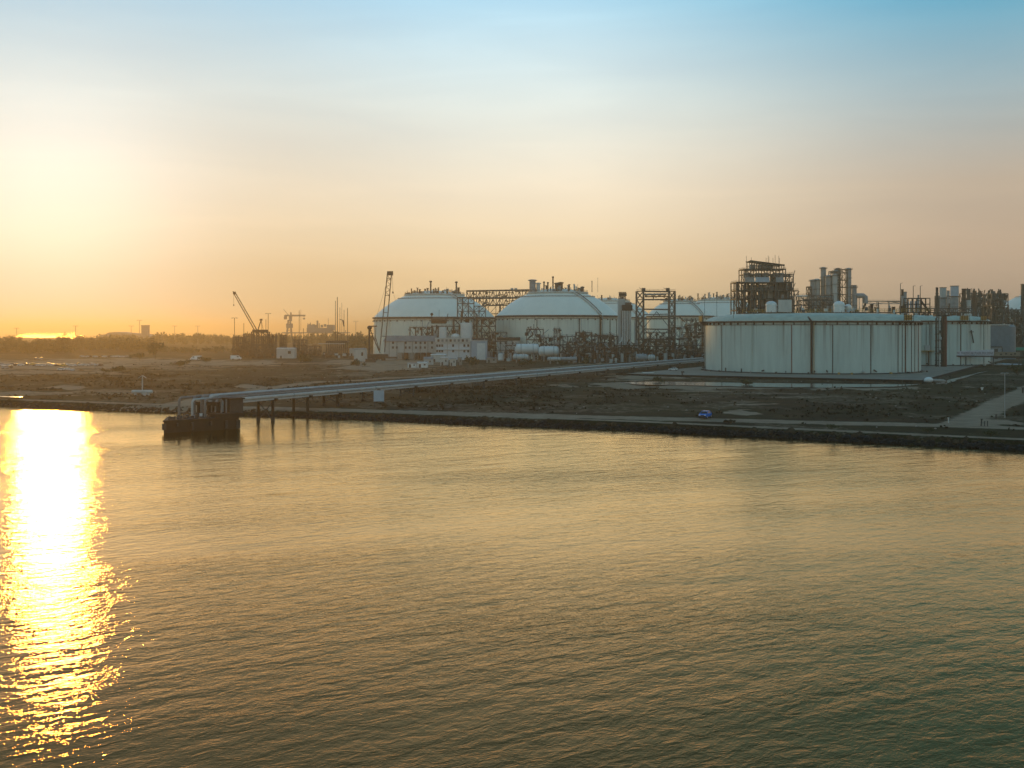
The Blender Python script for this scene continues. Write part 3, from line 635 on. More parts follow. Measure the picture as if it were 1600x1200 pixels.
tA, zdA, zpA = dome_tank('domed white tank half hidden by scaffolding, just right of the tall tilted crane', 679, 960, 53, 36.0, 1.34, 21, 78, stair=True,
    seams=((610, .3, 'dome'), (660, .9, 'pale')))
tB, zdB, zpB = dome_tank('domed white tank in the centre with a pipe curving down its roof', 871, 912, 51, 36.8, 1.34, 22, 90, seams=((839, .5, 'seam'), (905, .7, 'seam'), (908, .4, 'pale'), (953, .8, 'rust'), (963, .7, 'seam')))
tC, _, _ = dome_tank('smaller domed tank seen between the lattice tower and the low tank', 1062, 1080, 32, 39.0, 1.22, 23, 26, seams=((1087, .6, 'seam'), (1098, .5, 'seam')))
tD, _, _ = dome_tank('distant domed tank rising behind the smaller dome beside the stepped process tower', 1126, 1290, 56, 41, 1.42, 24, 80, hcl=9)
tE, _, _ = dome_tank('distant domed tank peeping out behind the central dome and the striped pipes', 950, 1300, 52, 40, 1.34, 25, 50)
for px_, D_, lo, hi in ((712, 945, 60, 66),):            # two tall vents over the left dome
    for p, y in ((673, 440), (713, 441)):
        Y = 950; c = Vector((X(p, Y) - tA.o.location.x, Y - 960, zpA)); t_ = tA.tube('tall_vent', c, Vector((c.x, c.y, Z(y, Y))), .7, 'steel'); tA.ball('vent_cap', (c.x, c.y, Z(y, Y)), (1.3, 1.3, .9), 'steel')
for p, y, r, m in ((832, 438, 2.6, 'grey'), (841, 443, 1.6, 'pale'), (850, 441, .6, 'steel'), (856, 442, .6, 'steel'), (864, 433, .6, 'steel'), (870, 443, 1.6, 'steel'), (876, 442, 1.8, 'rust'), (897, 445, .5, 'pale'), (910, 449, 1.2, 'steel'), (925, 440, .3, 'steel'), (934, 435, .12, 'steel')):
    Y = 905; c = Vector((X(p, Y) - tB.o.location.x, Y - 912, zpB)); tB.tube('pump_column', c, Vector((c.x, c.y, Z(y, Y))), r, m); tB.ball('column_head', (c.x, c.y, Z(y, Y)), (r * 1.5, r * 1.5, .8), m)

# truss bridge between the two dome tops
tb = Thing('truss_bridge', 'latticed pipe bridge spanning between the tops of the two white domes', 'pipe bridge', (X(779, 985), 985, Z(478, 985)))
xa, xb = X(729, 985) - tb.o.location.x, X(832, 985) - tb.o.location.x; Hh = Z(455, 985) - Z(478, 985)
q = random.Random(4); n = 20
for yy in (0, 7):
    for zz in (0, Hh * .48, Hh): tb.beam('truss_chord', (xa, yy, zz), (xb, yy, zz + 1), .8, 'steel')
    for i in range(n + 1):
        x = xa + (xb - xa) * i / n; tb.beam('truss_post', (x, yy, 0), (x, yy, Hh + .8), .55, 'steel')
        if i < n:
            x2 = xa + (xb - xa) * (i + 1) / n
            tb.beam('truss_diagonal', (x, yy, 0 if i % 2 else Hh * .48), (x2, yy, Hh * .48 if i % 2 else 0), .55, 'steel'); tb.beam('truss_diagonal', (x, yy, Hh * .48 if i % 2 else Hh), (x2, yy, Hh if i % 2 else Hh * .48), .5, 'steel')
for i in range(5): tb.tube('bridge_pipe', (xa, 1.5 + i, Hh * .5 + .8), (xb, 1.5 + i, Hh * .5 + 1.4), .4, q.choice(['pale', 'steel', 'rust']))
for i in range(4): tb.tube('bridge_pipe', (xa, 2 + i, Hh + .6), (xb, 2 + i, Hh + 1.6), .35, 'steel')
for x in (xa + 12, xa + 30, xb - 12): tb.box('bridge_tower', (x, 3.5, -tb.o.location.z / 2 + 1.2), (1.6, 6, tb.o.location.z - 2.5), 'steel')
for i in range(70):
    x = q.uniform(xa, xb); z = q.uniform(0, Hh); tb.box('hung_gear', (x, q.uniform(-.5, 7), z), (q.uniform(.6, 3), 1, q.uniform(.5, 1.6)), q.choice(['steel', 'dark', 'grey', 'rust'])) if i % 2 else tb.tube('bridge_pipe', (x, q.uniform(0, 7), z), (min(x + q.uniform(3, 14), xb), 3, z + q.uniform(-1.5, 1.5)), .3, 'steel')
for i in range(10): x = xa + (xb - xa) * i / 9; tb.beam('underslung_post', (x, 3, -8 - (i % 3) * 3), (x, 3, 0), .5, 'steel'); tb.beam('underslung_brace', (x, 3, -8), (min(x + 7, xb), 3, 0), .4, 'steel')
tb.beam('underslung_chord', (xa, 3, -7), (xb, 3, -7), .7, 'steel')
for p, y in ((806, 449), (800, 452)): c = Vector((X(p, 985) - tb.o.location.x, 3, Hh)); tb.box('bridge_cabinet', c + Vector((0, 0, 1.4)), (2.6, 2, 3), 'pale')

# ------------------------------------------------------------------ pier and pipeline
PD = Vector((193, 426, 0)).normalized(); PN = Vector((PD.y, -PD.x, 0))
def pline(Y, off=0.0, z=0.0):
    s = (Y - 304) / PD.y; p = Vector((-68, 304, 0)) + PD * s + PN * off; p.z = z; return p
pier = Thing('pier_head', 'dark stained concrete pier head with pipe risers standing in the water', 'pier', (-82, 272, 0))
po = pier.o.location
A_, B_ = Vector((-84.5, 266.5, 0)), Vector((-69.5, 278.5, 0)); back = Vector((-.22, .975, 0)) * 11
ply = [A_, B_, B_ + back * 1.0, A_ + back * 1.1]
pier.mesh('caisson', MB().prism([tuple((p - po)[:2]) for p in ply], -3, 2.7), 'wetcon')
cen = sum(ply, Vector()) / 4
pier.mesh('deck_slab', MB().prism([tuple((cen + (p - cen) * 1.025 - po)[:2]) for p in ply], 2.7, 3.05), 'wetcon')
dirn = (B_ - A_).normalized(); rzp = math.atan2(dirn.y, dirn.x)
for f, w_, h_ in ((.0, .9, 1.5), (.17, .5, .8), (.37, .6, 1.9), (.62, .5, 1.1), (.83, .7, 2.0), (.995, 1.0, 2.2)):
    c = A_.lerp(B_, f) - po; pier.box('fender_block', (c.x + dirn.y * .28, c.y - dirn.x * .28, 2.3 - h_ / 2), (w_, .5, h_), 'dark', rz=rzp)
c = A_.lerp(B_, .78) - po + Vector((-.22, .975, 0)) * 5; pier.box('raised_block', (c.x, c.y, 3.5), (7.2, 9.2, 1.0), 'wetcon', rz=rzp)
c = A_.lerp(B_, .9) - po + Vector((-.22, .975, 0)) * 6; pier.box('dark_shelter', (c.x, c.y, 5.6), (3.6, 6, 3.6), 'dark', rz=rzp); pier.box('shelter_beam', (c.x, c.y, 7.5), (4.4, 6.6, .4), 'wetcon', rz=rzp)
for s_ in (-1.9, -.6, .8, 1.9): pier.box('shelter_post', (c.x + dirn.x * s_, c.y + dirn.y * s_ - 3.1, 5.6), (.35, .35, 3.6), 'pipedk', rz=rzp)
q = random.Random(3)
for i in range(34):
    u_, v_ = q.uniform(.05, .6), q.uniform(.08, .9); c = A_.lerp(B_, u_) + back * v_ - po; k = q.random()
    if k < .6: pier.box('deck_fitting', (c.x, c.y, 3.05 + .35), (q.uniform(.3, .9), q.uniform(.3, .8), q.uniform(.4, .9)), q.choice(['dark', 'white', 'steel', 'grey']))
    else: pier.tube('mooring_post', (c.x, c.y, 3.0), (c.x, c.y, 3.9), .2, 'dark')
# portal frame that carries the pipes off the pier
c0 = pline(285.5, 0) - po
for off in (-2.6, .6, 3.6):
    for dy in (0, 4.5):
        c = pline(281.5 + dy, off) - po; pier.box('portal_column', (c.x, c.y, 4.6), (.9, .9, 4.0), 'wetcon', rz=.4)
for dy in (0, 4.5):
    p, q2 = pline(281.5 + dy, -3.4) - po, pline(281.5 + dy, 4.4) - po; pier.beam('portal_beam', (p.x, p.y, 6.2), (q2.x, q2.y, 6.2), .9, 'wetcon')
p = pline(286, 1.5) - po; pier.box('portal_wall', (p.x, p.y, 4.6), (6.5, .35, 3.6), 'wetcon', rz=math.atan2(PN.y, PN.x))
PIPES = [(-3.3, -.1, .34, 'pipedk', 'old'), (-.4, -.55, .3, 'pipe', 'x'), (2.4, -.45, .3, 'pipedk', 'x'), (-2.4, 0, .42, 'pipedk', 'old'), (-1.1, 0, .42, 'pipedk', 'old'), (.3, 0, .55, 'pipe', 'new'), (1.6, 0, .34, 'pipedk', 'old'), (.2, -1.1, .34, 'pipedk', 'old'), (1.7, -1.0, .42, 'pipe', 'new'), (2.8, -1.15, .50, 'pipe', 'new')]
def ptop(Y): return 8.0 + (Y - 286) / (730 - 286) * (6.3 - 8.0)
pl = Thing('pipeline', 'bundle of long silver pipes on trestles running inland from the pier head', 'pipeline', (-82, 286, 0))
lo = pl.o.location
for i, (off, dz, r, m, _) in enumerate(PIPES):
    Ys = 275.5 + i * 1.35 if dz > -1 else 280.5 + (i - 6) * 1.2
    pts = []; s0 = pline(Ys, off, 3.0) - lo; zt_ = ptop(Ys) + dz; rad = 1.0
    pts += [s0, Vector((s0.x, s0.y, zt_ - rad))]
    for k in range(1, 5):
        f = k / 5 * math.pi / 2; pts.append(Vector((s0.x, s0.y, zt_ - rad)) + Vector((0, 0, rad * math.sin(f))) + PD * rad * (1 - math.cos(f)))
    for Y in np.linspace(Ys + 3, 735, 24): pts.append(pline(Y, off, ptop(Y) + dz) - lo)
    b = MB(); b.tubepath(pts, r, 10); pl.mesh('pipe', b, m, True)
    for Y in np.linspace(300, 720, 22): c = pline(Y + i * 1.3, off, ptop(Y) + dz) - lo; pl.tube('pipe_collar', c - PD * .18, c + PD * .18, r * 1.12, 'grey' if i % 2 else m)
for Y in [303, 318, 332, 352, 374, 398, 424, 452, 482, 516, 552, 590, 630, 672, 714]:
    zt_ = ptop(Y) - 1.95; zb = -3 if Y < 312 else (0.5 if Y < 320 else 2.2)
    for off in (-1.9, 3.0):
        c = pline(Y, off) - lo; pl.tube('trestle_leg', (c.x, c.y, zb), (c.x, c.y, zt_ - .35), .42 if Y < 345 else .3, 'wetcon' if Y < 345 else 'steel')
        pl.tube('pile_sleeve', (c.x, c.y, zb), (c.x, c.y, 1.2 if Y < 320 else 2.9), .55, 'dark')
    a_, b_ = pline(Y, -3.2) - lo, pline(Y, 4.6) - lo; pl.beam('trestle_cap', (a_.x, a_.y, zt_), (b_.x, b_.y, zt_), .6, 'wetcon', .7)
    a_, b_ = pline(Y, -3.0) - lo, pline(Y, 2.0) - lo; pl.beam('upper_rest', (a_.x, a_.y, zt_ + 1.25), (b_.x, b_.y, zt_ + 1.25), .35, 'steel', .4)
    for off in (-2.8, .3, 1.9): c = pline(Y, off) - lo; pl.beam('rest_post', (c.x, c.y, zt_), (c.x, c.y, zt_ + 1.25), .25, 'steel')
    if Y < 560:
        a_, b_ = pline(Y, -1.9) - lo, pline(Y, 3.0) - lo
        for z0, z1 in ((zb + 3.2 if Y < 320 else 3.2, zt_ - .6), (zt_ - .6, zb + 3.2 if Y < 320 else 3.2)): pl.beam('trestle_brace', (a_.x, a_.y, z0), (b_.x, b_.y, z1), .2, 'steel')
for off, zz, m in ((-3.3, 0, 'steel'), (3.6, -1.7, 'pipe')):
    a_, b_ = pline(288, off, ptop(288) + zz - .1) - lo, pline(735, off, ptop(735) + zz - .1) - lo; pl.beam('edge_girder', a_, b_, .18, m, .45)

# white board by the track, lamp mast with a tank at the shore
wb = Thing('notice_board', 'blank white board on two posts beside the shore track under the pipeline', 'board', G(592, 634.5))
wb.box('board_panel', (0, 0, 3.0), (3.1, .18, 3.2), 'lightblue'); wb.box('board_frame', (0, .12, 4.65), (3.3, .12, .12), 'grey'); wb.box('board_frame', (0, .12, 1.4), (3.3, .12, .12), 'grey')
for s in (-1, 1): wb.beam('board_post', (s * 1.25, .2, 0), (s * 1.25, .2, 4.5), .2, 'steel')
wb.box('stone_heap', (1.6, -.5, .5), (1.3, .8, .9), 'rock')
lm = Thing('tank_mast', 'pale mast with winged top rising from a white horizontal tank on the shore', 'mast', G(222, 618))
lm.tube('tank_barrel', (-3.3, 0, 1.3), (3.3, 0, 1.3), .62, 'pale')
for s in (-1, 1): lm.ball('tank_end', (s * 3.3, 0, 1.3), (.4, .62, .62), 'pale'); lm.box('tank_saddle', (s * 2.2, 0, .4), (.7, 1.1, .8), 'pale')
lm.tube('mast_pole', (0, .3, 0), (0, .3, 6.9), .2, 'pale'); lm.box('mast_base', (.9, -.3, .5), (1.6, 1, 1), 'pale')
for s in (-1, 1): lm.beam('mast_wing', (0, .3, 6.9), (s * 1.45, .3, 6.0), .5, 'pale', .12)
# ------------------------------------------------------------------ process plant
def W(t, px, Y, z): return Vector((X(px, Y), Y, z)) - t.o.location
# stepped process tower behind the nearest tank
Yc = 770.0
pr = Thing('process_tower', 'tall dark stepped process structure with open steel floors behind the nearest low tank', 'process tower', (X(1198, Yc), Yc, 2.5))
k = Yc / FPX
lv = [0, 18, Z(485, Yc) - 2.5, Z(467, Yc) - 2.5, Z(454, Yc) - 2.5, Z(441, Yc) - 2.5, Z(420.5, Yc) - 2.5, Z(407, Yc) - 2.5]
def xr(p): return (p - 1198) * k
q = random.Random(31)
frame(pr, [xr(p) for p in (1151, 1163, 1174, 1186, 1212, 1237)], (0, 9, 20), lv[0:6], 'steel', .75, .5, .32, deck=(2, 3, 4, 5), rail=(2, 3, 4, 5), r=q)
frame(pr, [xr(p) for p in (1163, 1173, 1186, 1199, 1213, 1228)], (1, 9, 18), [lv[5], (lv[5] + lv[6]) / 2 + 1, lv[6]], 'steel', .6, .45, .4, deck=(2,), rail=(2,), r=q)
frame(pr, [xr(p) for p in (1238, 1242, 1249)], (3, 14), [0, 20, 31, 40, lv[4]], 'steel', .5, .4, .6, deck=(3,), rail=(4,), r=q)
frame(pr, [xr(p) for p in (1229, 1236, 1242)], (4, 15), [lv[4], lv[5], (lv[5] + lv[6]) / 2, Z(428, Yc) - 2.5], 'steel', .5, .4, .7, rail=(3,), r=q)
for i in range(14):                                        # sloping top floor
    f = i / 13; x = xr(1175 + 51 * f); zt = lv[7] - f * 3.0
    for y in (2, 16): pr.beam('column', (x, y, lv[6]), (x, y, zt), .4, 'steel')
for y in (2, 16): pr.beam('top_beam', (xr(1173), y, lv[7]), (xr(1227), y, lv[7] - 3.1), .8, 'dark'); pr.beam('top_beam', (xr(1174), y, lv[6] + 3), (xr(1227), y, lv[6] + 2.4), .35, 'steel')
pr.mesh('top_deck', MB().add([(xr(1174), 2, lv[7]), (xr(1226), 2, lv[7] - 3), (xr(1226), 16, lv[7] - 3), (xr(1174), 16, lv[7]), (xr(1174), 2, lv[7] + .2), (xr(1226), 2, lv[7] - 2.8), (xr(1226), 16, lv[7] - 2.8), (xr(1174), 16, lv[7] + .2)],
        [(0, 1, 2, 3), (4, 7, 6, 5), (0, 4, 5, 1), (1, 5, 6, 2), (2, 6, 7, 3), (3, 7, 4, 0)]), 'dark')
for p, r in ((1178, 1.7), (1181.5, 1.4), (1191, 1.5), (1198, 1.4), (1205, 1.6), (1210, 1.0)): pr.tube('top_vessel', (xr(p), 8, lv[6]), (xr(p), 8, lv[7] - 2.4), r, 'grey')
for p, r in ((1168, 1.2), (1181, 3.2), (1195, 2.6), (1205, 4.6), (1222, 6.2), (1233, 3.0)): pr.tube('reactor_vessel', (xr(p), 11, 2), (xr(p), 11, lv[5] - (1.5 if r < 5 else 0)), r, 'pale' if r == 4.6 else 'steel' if r > 4 else 'grey')
for p, w_, m in ((1171, 15, 'grey'), (1186, 12, 'lightblue'), (1197, 10, 'lightblue'), (1218, 12, 'grey')): pr.box('wind_screen', (xr(p), -.6, lv[5] + 1.8), (w_ * k * 1.0, .3, 3.4), m)
for p in (1169, 1187, 1199, 1215, 1223): pr.tube('hopper', (xr(p), 6, lv[5] + 3.6), (xr(p), 6, lv[6] - 2.5), 2.3, 'grey')
for i in range(34):
    p = q.uniform(1155, 1245); l = q.choice([1, 2, 3, 4]); z0 = lv[l]; y = q.uniform(-.5, 14)
    if q.random() < .5: pr.tube('riser_pipe', (xr(p), y, z0), (xr(p), y, lv[min(l + q.choice([1, 1, 2]), 5)]), q.uniform(.2, .6), q.choice(['grey', 'steel', 'pale', 'rust']))
    else: pr.tube('cross_pipe', (xr(p), y, z0 + q.uniform(1, 4)), (xr(p) + q.uniform(-9, 9), y, z0 + q.uniform(1, 4)), q.uniform(.2, .5), q.choice(['grey', 'steel', 'dark', 'pale']))
for p, l, w_, f in ((1222, 1, 34, .9), (1226, 2, 28, .85), (1214, 3, 40, .8), (1192, 3, 14, .6), (1180, 1, 16, .5), (1208, 4, 36, .85), (1183, 4, 16, .5), (1168, 2, 9, .6), (1240, 1, 8, .8), (1239, 2, 7, .6)):
    hh = (lv[l + 1] - lv[l]) * f; pr.box('cladding_panel', (xr(p), 13 + (p % 3), lv[l] + hh / 2), (w_ * k, .4, hh), 'steel' if p % 2 else 'dark')
for p, l in ((1200, 5), (1216, 5), (1176, 5)): pr.box('cladding_panel', (xr(p), 12, lv[l] + 3), (13 * k, .4, 5), 'grey')
for i in range(60):
    p = q.uniform(1155, 1243); l = q.choice([1, 2, 3, 4]); z0 = lv[l]; y = q.uniform(-.5, 18); pr.tube('riser_pipe', (xr(p), y, z0), (xr(p), y, lv[l + 1]), q.uniform(.2, .7), q.choice(['grey', 'steel', 'steel', 'dark']))
for i in range(46): pr.box('equipment', (xr(q.uniform(1156, 1240)), q.uniform(1, 16), lv[q.choice([2, 3, 4])] + 1.6), (q.uniform(1, 3.5), 2, q.uniform(1.5, 3)), q.choice(['steel', 'dark', 'grey']))
for i in range(9): x = xr(q.uniform(1152, 1228)); pr.tube('mast', (x, 0, lv[5]), (x, 0, lv[5] + q.uniform(3, 6)) if x < xr(1163) else (x, 0, lv[7] + q.uniform(1, 4)), .12, 'dark')
for s in range(4): pr.beam('stair_flight', (xr(1237), -1 + s % 2, lv[2 + s]), (xr(1249 if s < 2 else 1242), -1 + s % 2, lv[2 + s] + (lv[3 + s] - lv[2 + s]) * .9), .9, 'steel', .3)

# second process block: pale columns, farther back
Yd = 1060.0; kd = Yd / FPX
pc = Thing('column_block', 'cluster of pale distillation columns with brown bracing between the two roof vessels', 'distillation columns', (X(1302, Yd), Yd, 2.5))
def xd(p): return (p - 1302) * kd
for p, r, y, m, dy in ((1270.5, 2.1, 438, 'grey', 3), (1280, 3.2, 437, 'pale', 8), (1291, 2.6, 418, 'grey', 10), (1296, 3.6, 432, 'grey', 2), (1303, 2.4, 430, 'pale', -3), (1309, 2.6, 423, 'grey', 6), (1314, 2.6, 419.5, 'steel', 10), (1327, 2.5, 420, 'grey', 2), (1335, 2.2, 448, 'grey', 0)):
    z = Z(y, Yd) - 2.5; pc.tube('column_shell', (xd(p), dy, 0), (xd(p), dy, z), r, m); pc.ball('column_head', (xd(p), dy, z), (r, r, r * .45), m)
    pc.tube('head_platform', (xd(p), dy, z - .8), (xd(p), dy, z - .4), r + 1.3, 'steel'); railing(pc, [(xd(p) + (r + 1.2) * math.cos(a), dy + (r + 1.2) * math.sin(a), 0) for a in np.linspace(0, 5.6, 9)], z - .4, 'steel', 1.1, 2, True, th=.1)
    for zz in np.arange(z - 9, 22, -9): pc.tube('ring_platform', (xd(p), dy, zz), (xd(p), dy, zz + .3), r + 1.0, 'steel')
for p0, p1, y0, y1 in ((1263, 1268, 448, 500), (1298, 1316, 424, 500), (1316, 1324, 421, 500), (1330, 1338, 446, 500)):
    frame(pc, [xd(p0), xd(p1)], (0, 7), [0, 12, 22] + list(np.arange(29, Z(y0, Yd) - 3, 7.0)) + [Z(y0, Yd) - 2.5], 'rust' if p0 in (1316, 1263) else 'steel', .5, .5, .6, deck=(3, 5), r=q)
for i in range(60): x = xd(q.uniform(1266, 1335)); z = q.uniform(18, 48); pc.tube('overhead_line', (x, q.uniform(-5, 8), z), (x + q.choice([0, 0, q.uniform(-6, 6)]), q.uniform(-5, 8), z + q.uniform(4, 12)), q.uniform(.2, .55), q.choice(['steel', 'grey', 'rust']))
pts = [(xd(1337), 0, Z(462, Yd) - 2.5), (xd(1349), 0, Z(462, Yd) - 2.5), (xd(1352), 0, Z(464, Yd) - 2.5), (xd(1352.5), 0, Z(474, Yd) - 2.5)]
b = MB(); b.tubepath(pts, 2.4, 10); pc.mesh('flue_duct', b, 'grey', True); b = MB(); b.tubepath([(xd(1352.5), 0, Z(474, Yd) - 2.5), (xd(1348), 0, Z(483, Yd) - 2.5)], 1.0, 8); pc.mesh('duct_outlet', b, 'rust', True)
for p in (1339, 1342.5, 1348): pc.tube('duct_prop', (xd(p), 0, 0), (xd(p), 0, Z(464, Yd) - 2.5), .35, 'grey')
# pipe racks reaching along behind the first tank
def rack(label, p0, p1, Y, ytop, ybot, seed, nb=8, tiers=3, m='steel', grp='pipe racks in the plant', name='pipe_rack', dens=14, dep=8):
    q = random.Random(seed); xc = (p0 + p1) / 2; t = Thing(name, label, 'pipe rack', (X(xc, Y), Y, 2.5), 0, grp); kk = Y / FPX
    zt, zb = Z(ytop, Y) - 2.5, 0; zz = [0] + list(np.linspace(max(Z(ybot, Y) - 2.5, 1.5), zt, tiers))
    frame(t, list(np.linspace((p0 - xc) * kk, (p1 - xc) * kk, nb)), (0, dep), zz, m, .5, .42, .5, deck=(2,), rail=(len(zz) - 1,), r=q)
    L_ = (p1 - p0) * kk
    for i in range(dens):
        z = q.uniform(zz[1] * .4, zt); r = q.uniform(.18, .5); x0 = q.uniform(-.5, .2) * L_; x1 = min(x0 + q.uniform(.2, .8) * L_, .5 * L_); y = q.uniform(-.6, dep)
        t.tube('rack_pipe', (x0, y, z), (x1, y, z), r, q.choice(['grey', 'steel', 'dark', 'pale', 'rust']))
    for i in range(dens):
        x = q.uniform(-.5, .5) * L_; z0 = q.uniform(0, zt * .6); y = q.uniform(-.4, dep)
        if q.random() < .55: t.tube('standpipe', (x, y, z0), (x, y, z0 + q.uniform(2, zt * .5)), q.uniform(.2, .55), q.choice(['grey', 'steel', 'pale', 'rust']))
        else: t.box('equipment', (x, y, z0 + 1), (q.uniform(1, 3), q.uniform(1, 2), q.uniform(1, 2.6)), q.choice(['steel', 'dark', 'rust', 'grey', 'pale']))
    return t
rack('dark pipe rack running from the stepped process tower to the distillation columns', 1249, 1302, 850, 462, 484, 41, 9, 4, dens=18)
rack('thin far pipe gantry strung level between the flue duct and the roof lamps', 1353, 1408, 1100, 471, 474.5, 42, 4, 2, 'grey', dens=6, dep=3)
rack('low rusty pipe rack half hidden behind the two low tanks', 1440, 1520, 830, 482, 495, 43, 9, 3, dens=22)

# chimneys behind the second tank
chim = [(1464, 449, 1.0, 'dark', 'dark', 905), (1473.5, 449, 2.7, 'pale', 'grey', 930), (1481.5, 454, 1.3, 'grey', 'grey', 990), (1468.5, 462, 1.1, 'steel', 'steel', 960), (1485, 466, 1.4, 'grey', 'steel', 980), (1491.5, 446.5, 3.3, 'lightblue', 'grey', 915), (1506, 451, 1.7, 'rust', 'steel', 930),
        (1513.5, 451.5, 1.6, 'steel', 'pale', 920), (1522.3, 455, 1.5, 'rust', 'rust', 980), (1410, 452, 1.0, 'rust', 'grey', 900), (1413.5, 456, 1.7, 'grey', 'grey', 920), (1435, 461, .8, 'grey', 'grey', 950)]
nm = ['thin near black chimney left of the pale group', 'pale round chimney with a darker crown, second widest', 'slim grey chimney between the two wide pale ones', 'short steel chimney tucked behind the black one', 'stubby grey chimney with a steel lower half', 'widest chimney, blue grey, tallest over the second low tank',
      'chimney with rusty upper section above a dark lattice foot', 'pale chimney topped with a dark steel section', 'short rust brown chimney nearest the dark refinery block', 'thin rusty chimney beside the roof lamp post', 'grey chimney just right of the first roof lamp', 'slim grey chimney seen through the roof cage']
for (p, y, r, mtop, mb, Y), lab in zip(chim, nm):
    t = Thing('chimney', lab, 'chimney', (X(p, Y), Y, 2.5), 0, 'chimneys behind the low tanks'); z = Z(y, Y) - 2.5; zs = Z(y, Y) - 2.5 - (9 if r > 1.5 else 5)
    t.tube('chimney_shaft', (0, 0, 0), (0, 0, zs), r * (1.15 if r < 2 else 1), mb); t.tube('chimney_crown', (0, 0, zs), (0, 0, z), r, mtop); t.tube('crown_ring', (0, 0, zs - .3), (0, 0, zs + .3), r * 1.25, 'dark'); t.tube('top_ring', (0, 0, z - .4), (0, 0, z), r * 1.12, 'dark')
    if r < 2: 
        for s in (-1, 1): t.tube('side_pipe', (s * (r + .6), 0, 0), (s * (r + .6), 0, zs - 3 - s), .35, 'steel')

# dark refinery block and its dome at the far right
q = random.Random(51)
for i, (p0, p1, Y, ytop, lab) in enumerate(((1512, 1532, 1010, 458, 'dark hazy refinery unit nearest the chimneys'), (1528, 1552, 1060, 461, 'dense refinery unit in the middle of the far right block'), (1550, 1575, 1020, 459, 'dark refinery unit below the far pale dome, with bent flare stubs'), (1572, 1612, 980, 484, 'lower pipe filled refinery unit at the right frame edge'))):
    t = Thing('refinery_unit', lab, 'refinery unit', (X((p0 + p1) / 2, Y), Y, 2.5), 0, 'refinery units in the haze'); w2 = (p1 - p0) / 2 * Y / FPX; zt = Z(ytop, Y) - 2.5
    frame(t, list(np.linspace(-w2, w2, 4)), (0, 9, 18), [0, 8, 17] + list(np.linspace(24, zt, 4)), 'steel', .7, .6, .8, deck=(1, 2, 3, 4, 5), rail=(5,), r=q)
    for j in range(16): x, z = q.uniform(-w2, w2), q.uniform(2, zt - 6); t.tube('process_vessel', (x, q.uniform(1, 16), z), (x, 4, z + q.uniform(4, 9)), q.uniform(.8, 2.2), q.choice(['steel', 'dark', 'grey']))
    for j in range(26): x, z = q.uniform(-w2, w2), q.uniform(1, zt - 3); t.box('equipment', (x, q.uniform(-1, 10), z), (q.uniform(1, 6), 2, q.uniform(1, 4)), q.choice(['steel', 'dark', 'dark', 'grey']))
    for j in range(10): x = q.uniform(-w2, w2); t.tube('stack_pipe', (x, q.uniform(0, 12), zt - 4), (x, 4, zt + q.uniform(.5, 5)), q.uniform(.2, 1.0), q.choice(['dark', 'steel', 'rust']))
    for j in range(14): t.box('wall_panel', (q.uniform(-w2, w2) * .8, q.uniform(3, 17), q.uniform(4, zt - 5)), (w2 * q.uniform(.3, .7), .5, q.uniform(4, 11)), q.choice(['steel', 'steel', 'dark', 'grey']))
    for j in range(40): x, z = q.uniform(-w2, w2), q.uniform(0, zt - 8); t.tube('standpipe', (x, q.uniform(-1, 16), z), (x, 4, z + q.uniform(5, 14)), q.uniform(.25, .7), q.choice(['steel', 'dark', 'grey', 'pale']))
    for j in range(3): t.box('wall_panel', (q.uniform(-w2, w2) * .7, 12, q.uniform(6, zt - 8)), (w2 * .8, .5, q.uniform(6, 12)), q.choice(['steel', 'grey', 'dark']))
dome_tank('pale dome showing above the dark refinery block at the right frame edge', 1638, 1150, 52, 44, 1.34, 26, 26, hcl=8)
t = Thing('chimney', 'square topped dark chimney cut by the right frame edge', 'chimney', (X(1598, 1000), 1000, 2.5)); t.box('chimney_shaft', (0, 0, (Z(444, 1000) - 2.5) / 2), (2.4, 2.4, Z(444, 1000) - 2.5), 'dark'); t.box('chimney_rim', (0, 0, Z(444, 1000) - 2.6), (3, 3, .6), 'steel')
# blue grey shed with an arched roof edge
Ys = 850; t = Thing('plant_shed', 'long blue grey shed with rounded end beyond the second low tank', 'shed', (X(1562, Ys), Ys, 2.5)); ks = Ys / FPX; zt = Z(507, Ys) - 2.5
t.box('shed_wall', (-3, 8, zt / 2 - .6), (42 * ks, 16, zt - 1.2), 'shedblue'); t.box('shed_roof', (-3, 8, zt - .3), (43 * ks, 17, .6), 'white')
t.mesh('rounded_end', MB().lathe([(0, 0), (8, 0), (8, zt - 2), (6.6, zt - .4), (4, zt), (0, zt + .1)], 24, (21 * ks - 3, 8, 0)), 'shedblue', True)
t.box('door_panel', (-6, -.2, 4.5), (30 * ks, .5, 9), 'grey'); t.box('door_head', (-6, -.5, 9.6), (31 * ks, .6, .8), 'steel'); t.box('door_jamb', (-6 + 15.5 * ks, -.5, 4.5), (.7, .6, 9), 'steel')
for i in range(5): t.box('door_leaf', (-6 - 12 * ks + 6 * ks * i, -.6, 4.2), (5.6 * ks, .2, 8), 'steel' if i % 2 else 'grey')
Yg = 880; t = Thing('green_shed', 'low shed with a bright green roof sheet behind the long sign', 'shed', (X(1580, Yg), Yg, 2.5)); t.box('shed_roof', (0, 6, 8.2), (42, 14, .5), 'green'); t.box('roof_fascia', (0, -1.2, 7.3), (42, .3, 1.9), 'green'); t.box('shed_wall', (0, 6, 3.2), (40, 12, 6.4), 'steel')
for i in range(6): t.box('shed_post', (-19 + i * 7.6, -1, 3.2), (.5, .5, 6.4), 'dark')

